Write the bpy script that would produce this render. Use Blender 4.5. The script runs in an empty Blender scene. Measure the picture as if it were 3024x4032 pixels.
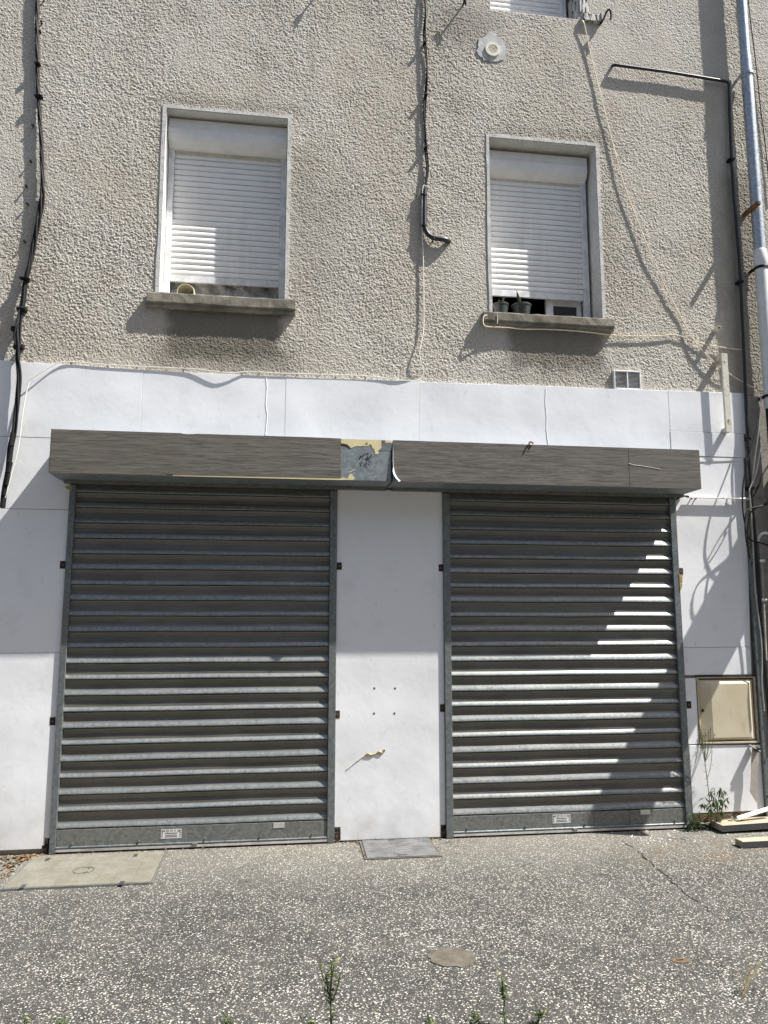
import bpy, math, random
from mathutils import Vector, Matrix
random.seed(7)
R = math.radians
scn = bpy.context.scene
COL = scn.collection
# ------------------------------------------------------------------ camera model (26 mm phone lens)
CAM = Vector((0.0, -5.5, 1.5)); PITCH, YAW, FPX, PW, PH = R(8.01), R(7.97), 3020.0, 3024, 4032
FWD = Vector((math.sin(YAW)*math.cos(PITCH), math.cos(YAW)*math.cos(PITCH), math.sin(PITCH)))
RGT = Vector((math.cos(YAW), -math.sin(YAW), 0)); UPV = RGT.cross(FWD)
def ray(u, v):
    return RGT*((u-PW/2)/FPX) - UPV*((v-PH/2)/FPX) + FWD
def P(u, v, y=0.0):                    # photo point -> the vertical plane at depth y
    d = ray(u, v); t = (y-CAM.y)/d.y
    return CAM + d*t
def G(u, v, z=0.0):                    # photo point -> the ground plane
    d = ray(u, v); t = (z-CAM.z)/d.z
    return CAM + d*t
SUN = Vector((2.75, -1.0, 4.27)).normalized()

# ------------------------------------------------------------------ materials
def new_mat(name):
    m = bpy.data.materials.new(name); m.use_nodes = True
    nt = m.node_tree; nt.nodes.clear()
    out = nt.nodes.new('ShaderNodeOutputMaterial')
    b = nt.nodes.new('ShaderNodeBsdfPrincipled')
    nt.links.new(b.outputs[0], out.inputs[0])
    return m, N(nt, b)
class N:
    def __init__(s, nt, b):
        s.nt, s.b = nt, b
        s.pos = nt.nodes.new('ShaderNodeNewGeometry').outputs['Position']
    def lk(s, a, sock):
        if isinstance(a, bpy.types.NodeSocket): s.nt.links.new(a, sock)
        elif isinstance(a, (tuple, list)): sock.default_value = (tuple(a)+(1,))[:len(sock.default_value)] if len(sock.default_value) == 4 else tuple(a)
        else: sock.default_value = a
    def scale(s, v, vec=None):
        n = s.nt.nodes.new('ShaderNodeVectorMath'); n.operation = 'MULTIPLY'
        s.lk(vec or s.pos, n.inputs[0]); n.inputs[1].default_value = v
        return n.outputs[0]
    def noise(s, sc, det=2, rough=.5, vec=None, dist=0):
        n = s.nt.nodes.new('ShaderNodeTexNoise')
        s.lk(vec or s.pos, n.inputs['Vector']); n.inputs['Scale'].default_value = sc
        n.inputs['Detail'].default_value = det; n.inputs['Roughness'].default_value = rough
        n.inputs['Distortion'].default_value = dist
        return n.outputs['Fac']
    def noisec(s, sc, det=2, vec=None):
        n = s.nt.nodes.new('ShaderNodeTexNoise')
        s.lk(vec or s.pos, n.inputs['Vector']); n.inputs['Scale'].default_value = sc
        n.inputs['Detail'].default_value = det
        return n.outputs['Color']
    def vor(s, sc, feat='F1', vec=None, rnd=1):
        n = s.nt.nodes.new('ShaderNodeTexVoronoi'); n.feature = feat
        s.lk(vec or s.pos, n.inputs['Vector']); n.inputs['Scale'].default_value = sc
        n.inputs['Randomness'].default_value = rnd
        return n
    def math(s, op, a, b=0.0, c=None, clamp=False):
        n = s.nt.nodes.new('ShaderNodeMath'); n.operation = op; n.use_clamp = clamp
        s.lk(a, n.inputs[0]); s.lk(b, n.inputs[1])
        if c is not None: s.lk(c, n.inputs[2])
        return n.outputs[0]
    def ramp(s, f, lo, hi, a=0.0, b=1.0, smooth=True):
        n = s.nt.nodes.new('ShaderNodeMapRange'); n.interpolation_type = 'SMOOTHSTEP' if smooth else 'LINEAR'
        s.lk(f, n.inputs[0]); n.inputs[1].default_value = lo; n.inputs[2].default_value = hi
        n.inputs[3].default_value = a; n.inputs[4].default_value = b
        return n.outputs[0]
    def mix(s, f, a, b, mode='MIX'):
        n = s.nt.nodes.new('ShaderNodeMix'); n.data_type = 'RGBA'; n.blend_type = mode
        s.lk(f, n.inputs[0]); s.lk(a, n.inputs[6]); s.lk(b, n.inputs[7])
        return n.outputs[2]
    def xyz(s, vec=None):
        n = s.nt.nodes.new('ShaderNodeSeparateXYZ'); s.lk(vec or s.pos, n.inputs[0])
        return n.outputs
    def bump(s, h, dist=.01, st=1.0):
        n = s.nt.nodes.new('ShaderNodeBump'); n.inputs['Strength'].default_value = st
        n.inputs['Distance'].default_value = dist
        s.lk(h, n.inputs['Height']); s.nt.links.new(n.outputs[0], s.b.inputs['Normal'])
    def set(s, col=None, rough=None, metal=None, spec=None):
        if col is not None: s.lk(col, s.b.inputs['Base Color'])
        if rough is not None: s.lk(rough, s.b.inputs['Roughness'])
        if metal is not None: s.lk(metal, s.b.inputs['Metallic'])
        if spec is not None: s.lk(spec, s.b.inputs['Specular IOR Level'])
    def box_mask(s, x0, x1, z0, z1, soft=.06, wob=.08):
        nz = s.noise(9, 3); w = s.math('MULTIPLY', s.math('SUBTRACT', nz, .5), wob*2)
        x, y, z = s.xyz()
        x = s.math('ADD', x, w); z = s.math('ADD', z, w)
        a = s.ramp(x, x0-soft, x0+soft); b = s.ramp(x, x1-soft, x1+soft, 1, 0)
        c = s.ramp(z, z0-soft, z0+soft); d = s.ramp(z, z1-soft, z1+soft, 1, 0)
        return s.math('MULTIPLY', s.math('MULTIPLY', a, b), s.math('MULTIPLY', c, d))

def plain(name, col, rough=.6, metal=0.0, var=.15, sc=14, bump=0.0, bsc=60, spec=.5):
    m, n = new_mat(name)
    f = n.noise(sc, 4, .6)
    c = n.mix(n.ramp(f, .3, .7), tuple(x*(1-var) for x in col), tuple(min(1, x*(1+var)) for x in col))
    n.set(c, n.ramp(f, .2, .8, max(.05, rough-.08), min(1, rough+.08)), metal, spec)
    if bump: n.bump(n.noise(bsc, 3), bump)
    return m

def m_stucco(name='stucco', tint=(1, 1, 1)):
    m, n = new_mat(name)
    wv = n.noisec(38, 2)
    vec = n.nt.nodes.new('ShaderNodeVectorMath'); vec.operation = 'MULTIPLY_ADD'
    n.lk(wv, vec.inputs[0]); vec.inputs[1].default_value = (.024, .024, .024); n.lk(n.pos, vec.inputs[2])
    a = n.noise(94, 3, .66, vec=vec.outputs[0]); v = n.vor(74, 'F1', vec=vec.outputs[0]).outputs['Distance']
    h = n.math('ADD', n.noise(160, 3, .65), n.math('MULTIPLY', n.ramp(v, .1, .7, 1, 0), .5))
    big = n.noise(.8, 5, .62); mid = n.noise(3.1, 4, .62, vec=n.scale((1, 1, .7))); streak = n.noise(1, 5, .62, vec=n.scale((3.2, 1, .38)))
    t = lambda r, g, b: (r*.655*tint[0], g*.650*tint[1], b*.634*tint[2])
    c = n.mix(n.ramp(big, .32, .68), t(.76, .70, .60), t(.86, .82, .74))
    c = n.mix(n.ramp(streak, .50, .72, 0, .34), c, t(.47, .42, .35))
    c = n.mix(n.ramp(mid, .52, .76, 0, .5), c, t(.70, .60, .50))
    c = n.mix(n.ramp(n.noise(4.3, 3, .6), .58, .78, 0, .45), c, t(.78, .77, .73))
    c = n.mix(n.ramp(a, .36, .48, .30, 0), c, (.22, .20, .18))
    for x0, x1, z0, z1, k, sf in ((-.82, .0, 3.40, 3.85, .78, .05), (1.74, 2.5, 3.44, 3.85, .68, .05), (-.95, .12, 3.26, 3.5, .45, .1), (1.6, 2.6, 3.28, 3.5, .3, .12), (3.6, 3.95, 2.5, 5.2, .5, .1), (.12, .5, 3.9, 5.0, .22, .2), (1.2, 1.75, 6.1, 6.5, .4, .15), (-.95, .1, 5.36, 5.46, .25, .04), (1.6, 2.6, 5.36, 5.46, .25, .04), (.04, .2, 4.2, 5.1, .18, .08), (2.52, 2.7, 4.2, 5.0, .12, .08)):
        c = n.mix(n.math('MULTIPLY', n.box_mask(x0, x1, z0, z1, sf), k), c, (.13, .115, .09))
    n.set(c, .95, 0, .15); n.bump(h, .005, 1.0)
    return m
def m_panel():
    m, n = new_mat('white panel film')
    dirt = n.noise(5, 5, .65); sm = n.noise(26, 3, .6, vec=n.scale((1, 1, .45)))
    x, y, z = n.xyz()
    c = n.mix(n.ramp(n.noise(1.1, 2), .3, .7), (.775, .78, .795), (.805, .81, .82))
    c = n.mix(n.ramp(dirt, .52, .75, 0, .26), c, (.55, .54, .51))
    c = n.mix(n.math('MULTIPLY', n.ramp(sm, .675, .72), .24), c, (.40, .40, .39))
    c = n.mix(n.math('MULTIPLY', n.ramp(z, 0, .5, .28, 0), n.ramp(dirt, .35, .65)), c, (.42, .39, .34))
    n.set(c, .42, 0, .4)
    h = n.math('ADD', n.noise(1.6, 1), n.math('MULTIPLY', n.noise(14, 2), .05))
    n.bump(h, .05, .5)
    return m
def m_galv(name='galvanised steel', base=(.20, .22, .225), metal=.55, rough=.46, dirt=.5):
    m, n = new_mat(name)
    v = n.vor(55).outputs['Color']; g = n.xyz(v)[0]
    big = n.noise(3, 5, .65); st = n.noise(1, 4, .6, vec=n.scale((24, 24, 1.6)))
    c = n.mix(g, tuple(b*.78 for b in base), tuple(b*1.18 for b in base))
    c = n.mix(n.ramp(big, .45, .75, 0, dirt), c, (.16, .145, .11))
    c = n.mix(n.ramp(st, .58, .72, 0, dirt*.6), c, (.10, .09, .07))
    n.set(c, n.ramp(big, .3, .7, rough-.07, rough+.12), metal, .4)
    n.bump(n.noise(40, 2), .0015, .6)
    return m
def m_curtain():
    m, n = new_mat('galvanised slats'); x, y, z = n.xyz()
    g = n.xyz(n.vor(60).outputs['Color'])[0]; big = n.noise(2.4, 5, .65); st = n.noise(1, 5, .65, vec=n.scale((30, 1, 3.0))); run = n.noise(1, 4, .6, vec=n.scale((5, 1, 60)))
    c = n.mix(g, (.185, .197, .195), (.265, .282, .282))
    c = n.mix(n.ramp(big, .42, .75, 0, .3), c, (.20, .185, .15))
    c = n.mix(n.ramp(st, .56, .70, 0, .4), c, (.12, .11, .09))
    grime_shade = n.math('MULTIPLY', n.ramp(y, -.0315, -.0225), n.ramp(n.math('ADD', run, n.math('MULTIPLY', g, .2)), .3, .75, .72, .95))  # grime in the slat recesses, deepened so their shade sits in the colour
    c = n.mix(grime_shade, c, n.mix(n.ramp(big, .35, .7), (.105, .101, .084), (.142, .138, .122)))
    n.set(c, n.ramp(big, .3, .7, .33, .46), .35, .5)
    n.bump(n.noise(45, 2), .001, .6)
    return m
def m_wood_film():
    m, n = new_mat('grey wood print film')
    v = n.scale((2.6, 2.6, 62)); a = n.noise(1.6, 7, .72, vec=v, dist=1.1)
    b = n.noise(1, 3, .6, vec=n.scale((3, 3, 150))); big = n.noise(1.3, 2)
    c = n.mix(n.ramp(a, .34, .66), (.066, .060, .052), (.19, .176, .155))
    c = n.mix(n.ramp(b, .55, .75, 0, .5), c, (.24, .222, .192))
    c = n.mix(n.ramp(big, .35, .7, 0, .25), c, (.145, .125, .10))
    n.set(c, .55, 0, .3); n.bump(a, .002, .4)
    return m
def m_asphalt():
    m, n = new_mat('exposed aggregate asphalt')
    sk = n.noisec(40, 2)
    ad = n.nt.nodes.new('ShaderNodeVectorMath'); ad.operation = 'MULTIPLY_ADD'
    n.lk(sk, ad.inputs[0]); ad.inputs[1].default_value = (.016, .016, .016); n.lk(n.pos, ad.inputs[2])
    vec = n.scale((1, 1.0, 1), ad.outputs[0])
    big = n.noise(.75, 4, .6); mid = n.noise(6, 4, .6)
    dens = n.ramp(n.noise(1.6, 3), .3, .7, -.03, .03)
    def chips(sc, thr, keep):
        v = n.vor(sc, vec=vec); r = n.xyz(v.outputs['Color'])
        t = n.math('ADD', n.math('MULTIPLY_ADD', r[0], .26, thr), dens)
        k = n.math('LESS_THAN', r[1], keep)
        return n.math('MULTIPLY', n.ramp(n.math('SUBTRACT', v.outputs['Distance'], t), -.06, .05, 1, 0), k), r[2]
    c1, r1 = chips(88, .215, .62); c2, r2 = chips(150, .23, .6)
    base = n.mix(n.ramp(mid, .3, .7), (.040, .038, .036), (.066, .063, .059))
    base = n.mix(n.ramp(big, .4, .7, 0, .6), base, (.082, .078, .071))
    x, y, z = n.xyz()
    dust = n.math('MULTIPLY', n.ramp(y, -1.15, -.05, 0, .72), n.ramp(n.noise(4, 4, .6), .2, .75, .5, 1))
    base = n.mix(dust, base, (.20, .185, .155))
    base = n.mix(n.math('MULTIPLY', n.ramp(n.noise(1.3, 3, .6, vec=n.scale((1, 1.7, 1))), .58, .75), .25), base, (.105, .08, .058))
    st = n.math('MULTIPLY', n.math('MULTIPLY', n.ramp(x, 2.0, 2.7), n.ramp(y, -1.0, -.6)), n.math('MULTIPLY', n.ramp(y, -.45, -.2, 1, 0), n.ramp(n.noise(5, 4, .65), .42, .62)))
    base = n.mix(n.math('MULTIPLY', st, .75), base, (.115, .08, .05))
    oil = n.noise(2.3, 5, .7, dist=.6)
    base = n.mix(n.ramp(oil, .58, .70, 0, .45), base, (.024, .023, .022))
    chip = n.mix(r1, (.28, .27, .225), (.50, .485, .425)); chip2 = n.mix(r2, (.15, .142, .12), (.36, .345, .295))
    c = n.mix(n.math('MULTIPLY', c2, .85), base, chip2)
    c = n.mix(c1, c, chip)
    dk = n.vor(38, vec=vec); rd = n.xyz(dk.outputs['Color'])
    c = n.mix(n.math('MULTIPLY', n.math('LESS_THAN', rd[0], .03), n.ramp(dk.outputs['Distance'], .2, .3, 1, 0)), c, (.015, .015, .016))
    n.set(c, .9, 0, .25)
    h = n.math('ADD', n.math('MULTIPLY', c1, .5), n.noise(120, 3)); n.bump(h, .006, .8)
    return m
def m_concrete(name, a, b, dark=(.06, .055, .045), amt=.6, sc=9, bmp=.004, bsc=90):
    m, n = new_mat(name)
    f = n.noise(sc, 5, .68); g = n.noise(sc*4, 4, .65)
    c = n.mix(n.ramp(f, .35, .65), a, b)
    c = n.mix(n.ramp(g, .52, .68, 0, amt), c, dark)
    n.set(c, .92, 0, .25); n.bump(n.noise(bsc, 4, .65), bmp, .9)
    return m
def m_slat():
    m, n = new_mat('white plastic slats')
    st = n.noise(1, 4, .6, vec=n.scale((14, 14, 1.2))); f = n.noise(6, 4)
    c = n.mix(n.ramp(st, .5, .75, 0, .4), (.85, .845, .83), (.68, .67, .635))
    c = n.mix(n.ramp(f, .55, .8, 0, .3), c, (.62, .61, .58))
    n.set(c, .38, 0, .45)
    return m
def m_housing():
    m, n = new_mat('shutter housing')
    f = n.noise(11, 5, .7); x, y, z = n.xyz()
    c = n.mix(n.ramp(f, .35, .7), (.86, .86, .85), (.79, .785, .77))
    c = n.mix(n.math('MULTIPLY', n.ramp(n.noise(16, 5, .7), .66, .74), .5), c, (.30, .26, .22))
    n.set(c, .4, 0, .4)
    return m
def m_peel():
    m, n = new_mat('peeling paint on old wood')
    f = n.noise(1, 5, .7, vec=n.scale((60, 60, 12)))
    c = n.mix(n.ramp(f, .47, .53), (.045, .038, .03), (.70, .69, .66)); n.set(c, .8, 0, .2)
    n.bump(f, .006, .8)
    return m
def m_leaf(name, a, b):
    m = bpy.data.materials.new(name); m.use_nodes = True; nt = m.node_tree; nt.nodes.clear()
    out = nt.nodes.new('ShaderNodeOutputMaterial'); d = nt.nodes.new('ShaderNodeBsdfPrincipled'); t = nt.nodes.new('ShaderNodeBsdfTranslucent'); mx = nt.nodes.new('ShaderNodeMixShader')
    n = N(nt, d); c = n.mix(n.ramp(n.noise(60, 2), .35, .65), a, b)
    n.set(c, .5, 0, .35); n.lk(c, t.inputs[0]); mx.inputs[0].default_value = .35
    nt.links.new(d.outputs[0], mx.inputs[1]); nt.links.new(t.outputs[0], mx.inputs[2]); nt.links.new(mx.outputs[0], out.inputs[0])
    return m
def m_glass():
    m, n = new_mat('window glass'); n.set((.035, .05, .055), .06, 0, .6)
    return m
def m_plate():
    m, n = new_mat('checker plate steel')
    def bars(a, b):
        v = n.scale((a, b, 1)); vv = n.vor(1, vec=v, rnd=0.0)
        return vv.outputs['Distance']
    x, y, z = n.xyz()
    w = n.math('SINE', n.math('MULTIPLY_ADD', x, 95.0, n.math('MULTIPLY', n.math('SINE', n.math('MULTIPLY', y, 200.0)), 1.2)))
    w2 = n.math('SINE', n.math('MULTIPLY_ADD', y, 150.0, n.math('MULTIPLY', n.math('SINE', n.math('MULTIPLY', x, 95.0)), 1.3)))
    h = n.ramp(w2, .55, .85)
    f = n.noise(9, 5, .65)
    c = n.mix(n.ramp(f, .35, .65), (.12, .12, .12), (.19, .19, .185)); c = n.mix(n.math('MULTIPLY', h, .35), c, (.09, .09, .095))
    n.set(c, .6, .15, .3); n.bump(h, .004, 1)
    return m
def m_pine():
    m, n = new_mat('fresh sawn pine')
    f = n.noise(2, 4, .6, vec=n.scale((3, 40, 40)))
    n.set(n.mix(n.ramp(f, .35, .65), (.32, .27, .19), (.43, .375, .285)), .7, 0, .3)
    return m
def m_box_cover():
    m, n = new_mat('beige ribbed cover'); x, y, z = n.xyz()
    w = n.math('SINE', n.math('MULTIPLY', x, 900.0))
    c = n.mix(n.ramp(n.noise(5, 4), .35, .7), (.56, .49, .34), (.63, .56, .42))
    c = n.mix(n.math('MULTIPLY', n.ramp(n.noise(1, 4, .6, vec=n.scale((18, 18, 3))), .58, .75), .4), c, (.38, .31, .2))
    n.set(c, .5, 0, .4); n.bump(w, .0008, .5)
    return m
def m_hatch():
    m, n = new_mat('ribbed composite lid'); x, y, z = n.xyz()
    a = n.math('SINE', n.math('MULTIPLY', y, 330.0)); b = n.math('SINE', n.math('MULTIPLY_ADD', x, 60.0, n.math('MULTIPLY', n.noise(30, 2), 5)))
    h = n.math('MULTIPLY', n.ramp(a, -.3, .3), n.ramp(b, -.9, -.5))
    f = n.noise(8, 5, .7)
    c = n.mix(n.ramp(f, .35, .68), (.19, .178, .14), (.25, .235, .195)); c = n.mix(n.math('MULTIPLY', n.ramp(h, 0, 1, 1, 0), .3), c, (.12, .105, .08))
    n.set(c, .85, 0, .2); n.bump(h, .003, .8)
    return m
def m_film_clear():
    m, n = new_mat('dull plastic sheeting'); f = n.noise(6, 4, .6)
    n.set(n.mix(n.ramp(f, .35, .65), (.36, .36, .36), (.58, .58, .58)), .25, 0, .5)
    n.bump(n.noise(1, 3, .6, vec=n.scale((9, 9, 16)), dist=1.2), .05, 1)
    return m
M = dict(stucco=m_stucco(), stucco_n=m_stucco('neighbour stucco', (1.02, 1.02, 1.03)), panel=m_panel(), galv=m_galv(), galv_dark=m_galv('weathered galvanised steel', (.165, .17, .16), .2, .5, .25),
    curtain=m_curtain(), film=m_wood_film(), asphalt=m_asphalt(),
    concrete=m_concrete('weathered concrete sill', (.15, .135, .105), (.29, .265, .215)), trim=m_concrete('old white trim paint', (.52, .51, .48), (.68, .67, .65), (.25, .23, .19), .75, 12, .003),
    reveal=m_concrete('painted reveal', (.60, .585, .55), (.70, .69, .66), (.40, .36, .30), .5, 8, .002), plaster=m_concrete('smooth plaster patch', (.46, .455, .44), (.60, .595, .58), (.38, .37, .35), .5, 14, .003),
    pilaster=m_concrete('rough grey render', (.27, .25, .22), (.37, .35, .31), (.12, .105, .085), .6, 6, .006), slat=m_slat(), housing=m_housing(), peel=m_peel(), glass=m_glass(),
    white=plain('white plastic', (.74, .74, .74), .4), cream=plain('cream plastic', (.70, .66, .52), .45, var=.05), black=plain('black rubber', (.010, .010, .011), .7, spec=.3), blackpipe=plain('black painted pipe', (.014, .014, .016), .4),
    conduit=plain('grey black conduit', (.022, .026, .026), .45), pale=plain('grey cable sheath', (.42, .41, .38), .55), cable_white=plain('white cable sheath', (.70, .69, .63), .5, var=.05), cable_beige=plain('beige cable sheath', (.72, .63, .47), .55),
    zinc=m_galv('zinc downpipe', (.42, .46, .50), .5, .42, .3), drain=plain('white drain pipe', (.70, .70, .69), .35, var=.06), rust=plain('rusty steel', (.20, .09, .035), .85, var=.5, sc=40, bump=.004), oldwhite=m_concrete('chipped white paint', (.60, .58, .49), (.70, .68, .6), (.26, .16, .08), .5, 10, .002),
    dark=plain('dark void', (.01, .01, .01), .9), hole=plain('rusty pocket', (.035, .022, .015), .9, var=.5), yellow=plain('yellow foam', (.36, .28, .12), .9, var=.5, sc=60), cream_film=plain('cream vinyl remnant', (.66, .58, .32), .5, var=.04), maroon=plain('maroon vinyl', (.06, .006, .02), .5),
    zinc_panel=m_galv('bare grey sheet metal', (.22, .25, .265), .25, .5, .25), silver=plain('aluminium strip', (.62, .61, .58), .35, .5), plate=m_plate(), hatch=m_hatch(), pine=m_pine(), darkpaint=plain('dark grey paint', (.045, .048, .052), .6), base_wood=plain('damp brown board', (.13, .085, .05), .85, bump=.006),
    cover=m_box_cover(), cover_frame=plain('beige cabinet frame', (.46, .40, .29), .55), leaf=m_leaf('green leaf', (.045, .08, .02), (.09, .145, .04)), leaf_dark=m_leaf('dark leaf', (.03, .065, .015), (.07, .12, .03)), grey_leaf=m_leaf('grey green leaf', (.05, .068, .035), (.09, .115, .06)), stem=plain('green stem', (.10, .12, .045), .6),
    flower=plain('yellow flower head', (.22, .23, .06), .6), dry=plain('dry leaf', (.17, .105, .05), .85, var=.7, sc=60), straw=plain('dry straw', (.30, .255, .13), .8), sheet=m_film_clear(), duct=plain('cream duct hose', (.62, .57, .42), .5, var=.05), sticker=plain('silver sticker', (.62, .62, .61), .4, var=.05), ink=plain('black ink', (.02, .02, .02), .6), pot=plain('grey translucent pot', (.05, .058, .058), .35),
    chalk=plain('white plaster', (.5, .49, .46), .9, bump=.004), mortar=m_concrete('mortar patch', (.095, .083, .065), (.14, .125, .10), (.055, .047, .038), .5, 20, .004), crack=plain('crack dirt', (.03, .028, .025), .95), brown_film=plain('grey brown backed flap', (.36, .32, .29), .6))

# ------------------------------------------------------------------ mesh helpers
class MB:
    def __init__(s): s.v = []; s.f = []
    def add(s, vs, fs):
        o = len(s.v); s.v += [Vector(p) for p in vs]; s.f += [tuple(i+o for i in f) for f in fs]; return s
    def box(s, x0, x1, y0, y1, z0, z1):
        return s.add([(x0,y0,z0),(x1,y0,z0),(x1,y1,z0),(x0,y1,z0),(x0,y0,z1),(x1,y0,z1),(x1,y1,z1),(x0,y1,z1)],
                     [(3,2,1,0),(4,5,6,7),(0,1,5,4),(1,2,6,5),(2,3,7,6),(3,0,4,7)])
    def obox(s, c, ax, ay, az):       # centre and three half-axis vectors
        c = Vector(c); ax, ay, az = Vector(ax), Vector(ay), Vector(az)
        vs = [c+ax*i+ay*j+az*k for k in (-1, 1) for i, j in ((-1,-1),(1,-1),(1,1),(-1,1))]
        return s.add(vs, [(3,2,1,0),(4,5,6,7),(0,1,5,4),(1,2,6,5),(2,3,7,6),(3,0,4,7)])
    def prism(s, pts, y0, y1):        # polygon of (x, z) with thickness from y0 (front) to y1
        n = len(pts)
        vs = [(x, y0, z) for x, z in pts]+[(x, y1, z) for x, z in pts]
        return s.add(vs, [tuple(range(n)), tuple(range(2*n-1, n-1, -1))]+[(i, i+n, (i+1) % n+n, (i+1) % n) for i in range(n)])
    def prism_z(s, pts, z0, z1):
        n = len(pts)
        vs = [(x, y, z1) for x, y in pts]+[(x, y, z0) for x, y in pts]
        return s.add(vs, [tuple(range(n)), tuple(range(2*n-1, n-1, -1))]+[(i, i+n, (i+1) % n+n, (i+1) % n) for i in range(n)])
    def extrude_x(s, prof, xs, jit=0.0, close=False):   # prof: list of (y, z)
        n = len(prof); vs = []
        for x in xs:
            j = random.uniform(-jit, jit)
            vs += [(x, y+j, z) for y, z in prof]
        fs = []
        m = n if close else n-1
        for i in range(len(xs)-1):
            for k in range(m):
                a, b = i*n+k, i*n+(k+1) % n
                fs.append((a, b, b+n, a+n))
        if close:
            fs.append(tuple(range(n))); fs.append(tuple((len(xs)-1)*n+k for k in range(n-1, -1, -1)))
        return s.add(vs, fs)
    def tube(s, pts, r, n=8, cap=True, spline=False, step=.03):
        pts = [Vector(p) for p in pts]
        if spline: pts = catmull(pts, step)
        rs = r if isinstance(r, list) else [r]*len(pts)
        if len(rs) != len(pts): rs = [rs[min(len(rs)-1, int(i*len(rs)/len(pts)))] for i in range(len(pts))]
        vs, fs = [], []; prev = None
        for i, p in enumerate(pts):
            t = (pts[min(i+1, len(pts)-1)]-pts[max(i-1, 0)]).normalized()
            if prev is None:
                u = t.orthogonal().normalized()
            else:
                u = (prev-t*prev.dot(t)).normalized()
            prev = u; w = t.cross(u)
            vs += [p+(u*math.cos(2*math.pi*k/n)+w*math.sin(2*math.pi*k/n))*rs[i] for k in range(n)]
        for i in range(len(pts)-1):
            for k in range(n):
                fs.append((i*n+k, i*n+(k+1) % n, (i+1)*n+(k+1) % n, (i+1)*n+k))
        if cap: fs += [tuple(range(n-1, -1, -1)), tuple((len(pts)-1)*n+k for k in range(n))]
        return s.add(vs, fs)
    def ring(s, c, r0, r1, y0, y1, n=32):   # flat annulus in the xz plane, thickness y0..y1
        c = Vector(c); vs = []
        for k in range(n):
            a = 2*math.pi*k/n; ca, sa = math.cos(a), math.sin(a)
            vs += [(c.x+ca*r0, y0, c.z+sa*r0), (c.x+ca*r1, y0, c.z+sa*r1), (c.x+ca*r1, y1, c.z+sa*r1), (c.x+ca*r0, y1, c.z+sa*r0)]
        fs = []
        for k in range(n):
            a, b = 4*k, 4*((k+1) % n)
            for j in range(4): fs.append((a+j, a+(j+1) % 4, b+(j+1) % 4, b+j))
        return s.add(vs, fs)
    def disc_prism(s, c, r, y0, y1, n=20):
        return s.prism([(c.x+r*math.cos(2*math.pi*k/n), c.z+r*math.sin(2*math.pi*k/n)) for k in range(n)], y0, y1)
    def leaf(s, p, d, L, W, up=Vector((0, 0, 1)), fold=.25):
        p = Vector(p); d = Vector(d).normalized(); sd = d.cross(up)
        if sd.length < .05: sd = Vector((1, 0, 0))
        sd.normalize(); nn = sd.cross(d)
        return s.add([p, p+d*L*.45+sd*W/2+nn*W*fold, p+d*L-nn*L*.12, p+d*L*.45-sd*W/2+nn*W*fold], [(0, 1, 2), (0, 2, 3)])
    def chunk(s, c, r):
        c = Vector(c); q = [random.uniform(.55, 1.15)*r for _ in range(6)]
        vs = [c+Vector((q[0], 0, 0)), c+Vector((0, q[1], 0)), c+Vector((-q[2], 0, 0)), c+Vector((0, -q[3], 0)), c+Vector((q[5]*.3, 0, q[4]*.8)), c+Vector((0, 0, -r*.3))]
        return s.add(vs, [(0,1,4),(1,2,4),(2,3,4),(3,0,4),(1,0,5),(2,1,5),(3,2,5),(0,3,5)])
    def build(s, name, mat, parent=None, bev=0.0, smooth=False, loc=None):
        org = worg(parent) if parent else (Vector(loc) if loc is not None else Vector((0, 0, 0)))
        me = bpy.data.meshes.new(name); me.from_pydata([tuple(p-org) for p in s.v], [], s.f); me.validate(); me.update()
        import bmesh
        bm = bmesh.new(); bm.from_mesh(me); bmesh.ops.recalc_face_normals(bm, faces=bm.faces); bm.to_mesh(me); bm.free()
        me.materials.append(M[mat] if isinstance(mat, str) else mat)
        if smooth:
            for p in me.polygons: p.use_smooth = True
        o = bpy.data.objects.new(name, me); COL.objects.link(o)
        if parent: o.parent = parent
        else: o.location = org
        if bev:
            b = o.modifiers.new('Bevel', 'BEVEL'); b.width = bev; b.segments = 2; b.limit_method = 'ANGLE'; b.angle_limit = R(40)
        if smooth:
            try:
                e = o.modifiers.new('Edge', 'EDGE_SPLIT'); e.split_angle = R(50)
            except Exception: pass
        return o
def worg(o):
    l = Vector((0, 0, 0))
    while o: l += o.location; o = o.parent
    return l
def catmull(p, step=.03):
    q = [p[0]*2-p[1]]+p+[p[-1]*2-p[-2]]; out = []
    for i in range(1, len(q)-2):
        k = max(2, int((q[i+1]-q[i]).length/step))
        for j in range(k):
            t = j/k; a, b, c, d = q[i-1], q[i], q[i+1], q[i+2]
            out.append(.5*((2*b)+(c-a)*t+(2*a-5*b+4*c-d)*t*t+(3*b-a-3*c+d)*t**3))
    out.append(p[-1]); return out
def tag(o, label, cat, group=None, kind=None):
    if label: o['label'] = label
    if cat: o['category'] = cat
    if group: o['group'] = group
    if kind: o['kind'] = kind
    return o
def thing(name, label, cat, loc, group=None):
    o = bpy.data.objects.new(name, None); COL.objects.link(o); o.location = Vector(loc); o.empty_display_size = .1
    return tag(o, label, cat, group)
def part(name, parent):               # an empty that is a part (a window with its own pieces)
    o = bpy.data.objects.new(name, None); COL.objects.link(o); o.parent = parent; o.empty_display_size = .1
    return o

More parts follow.
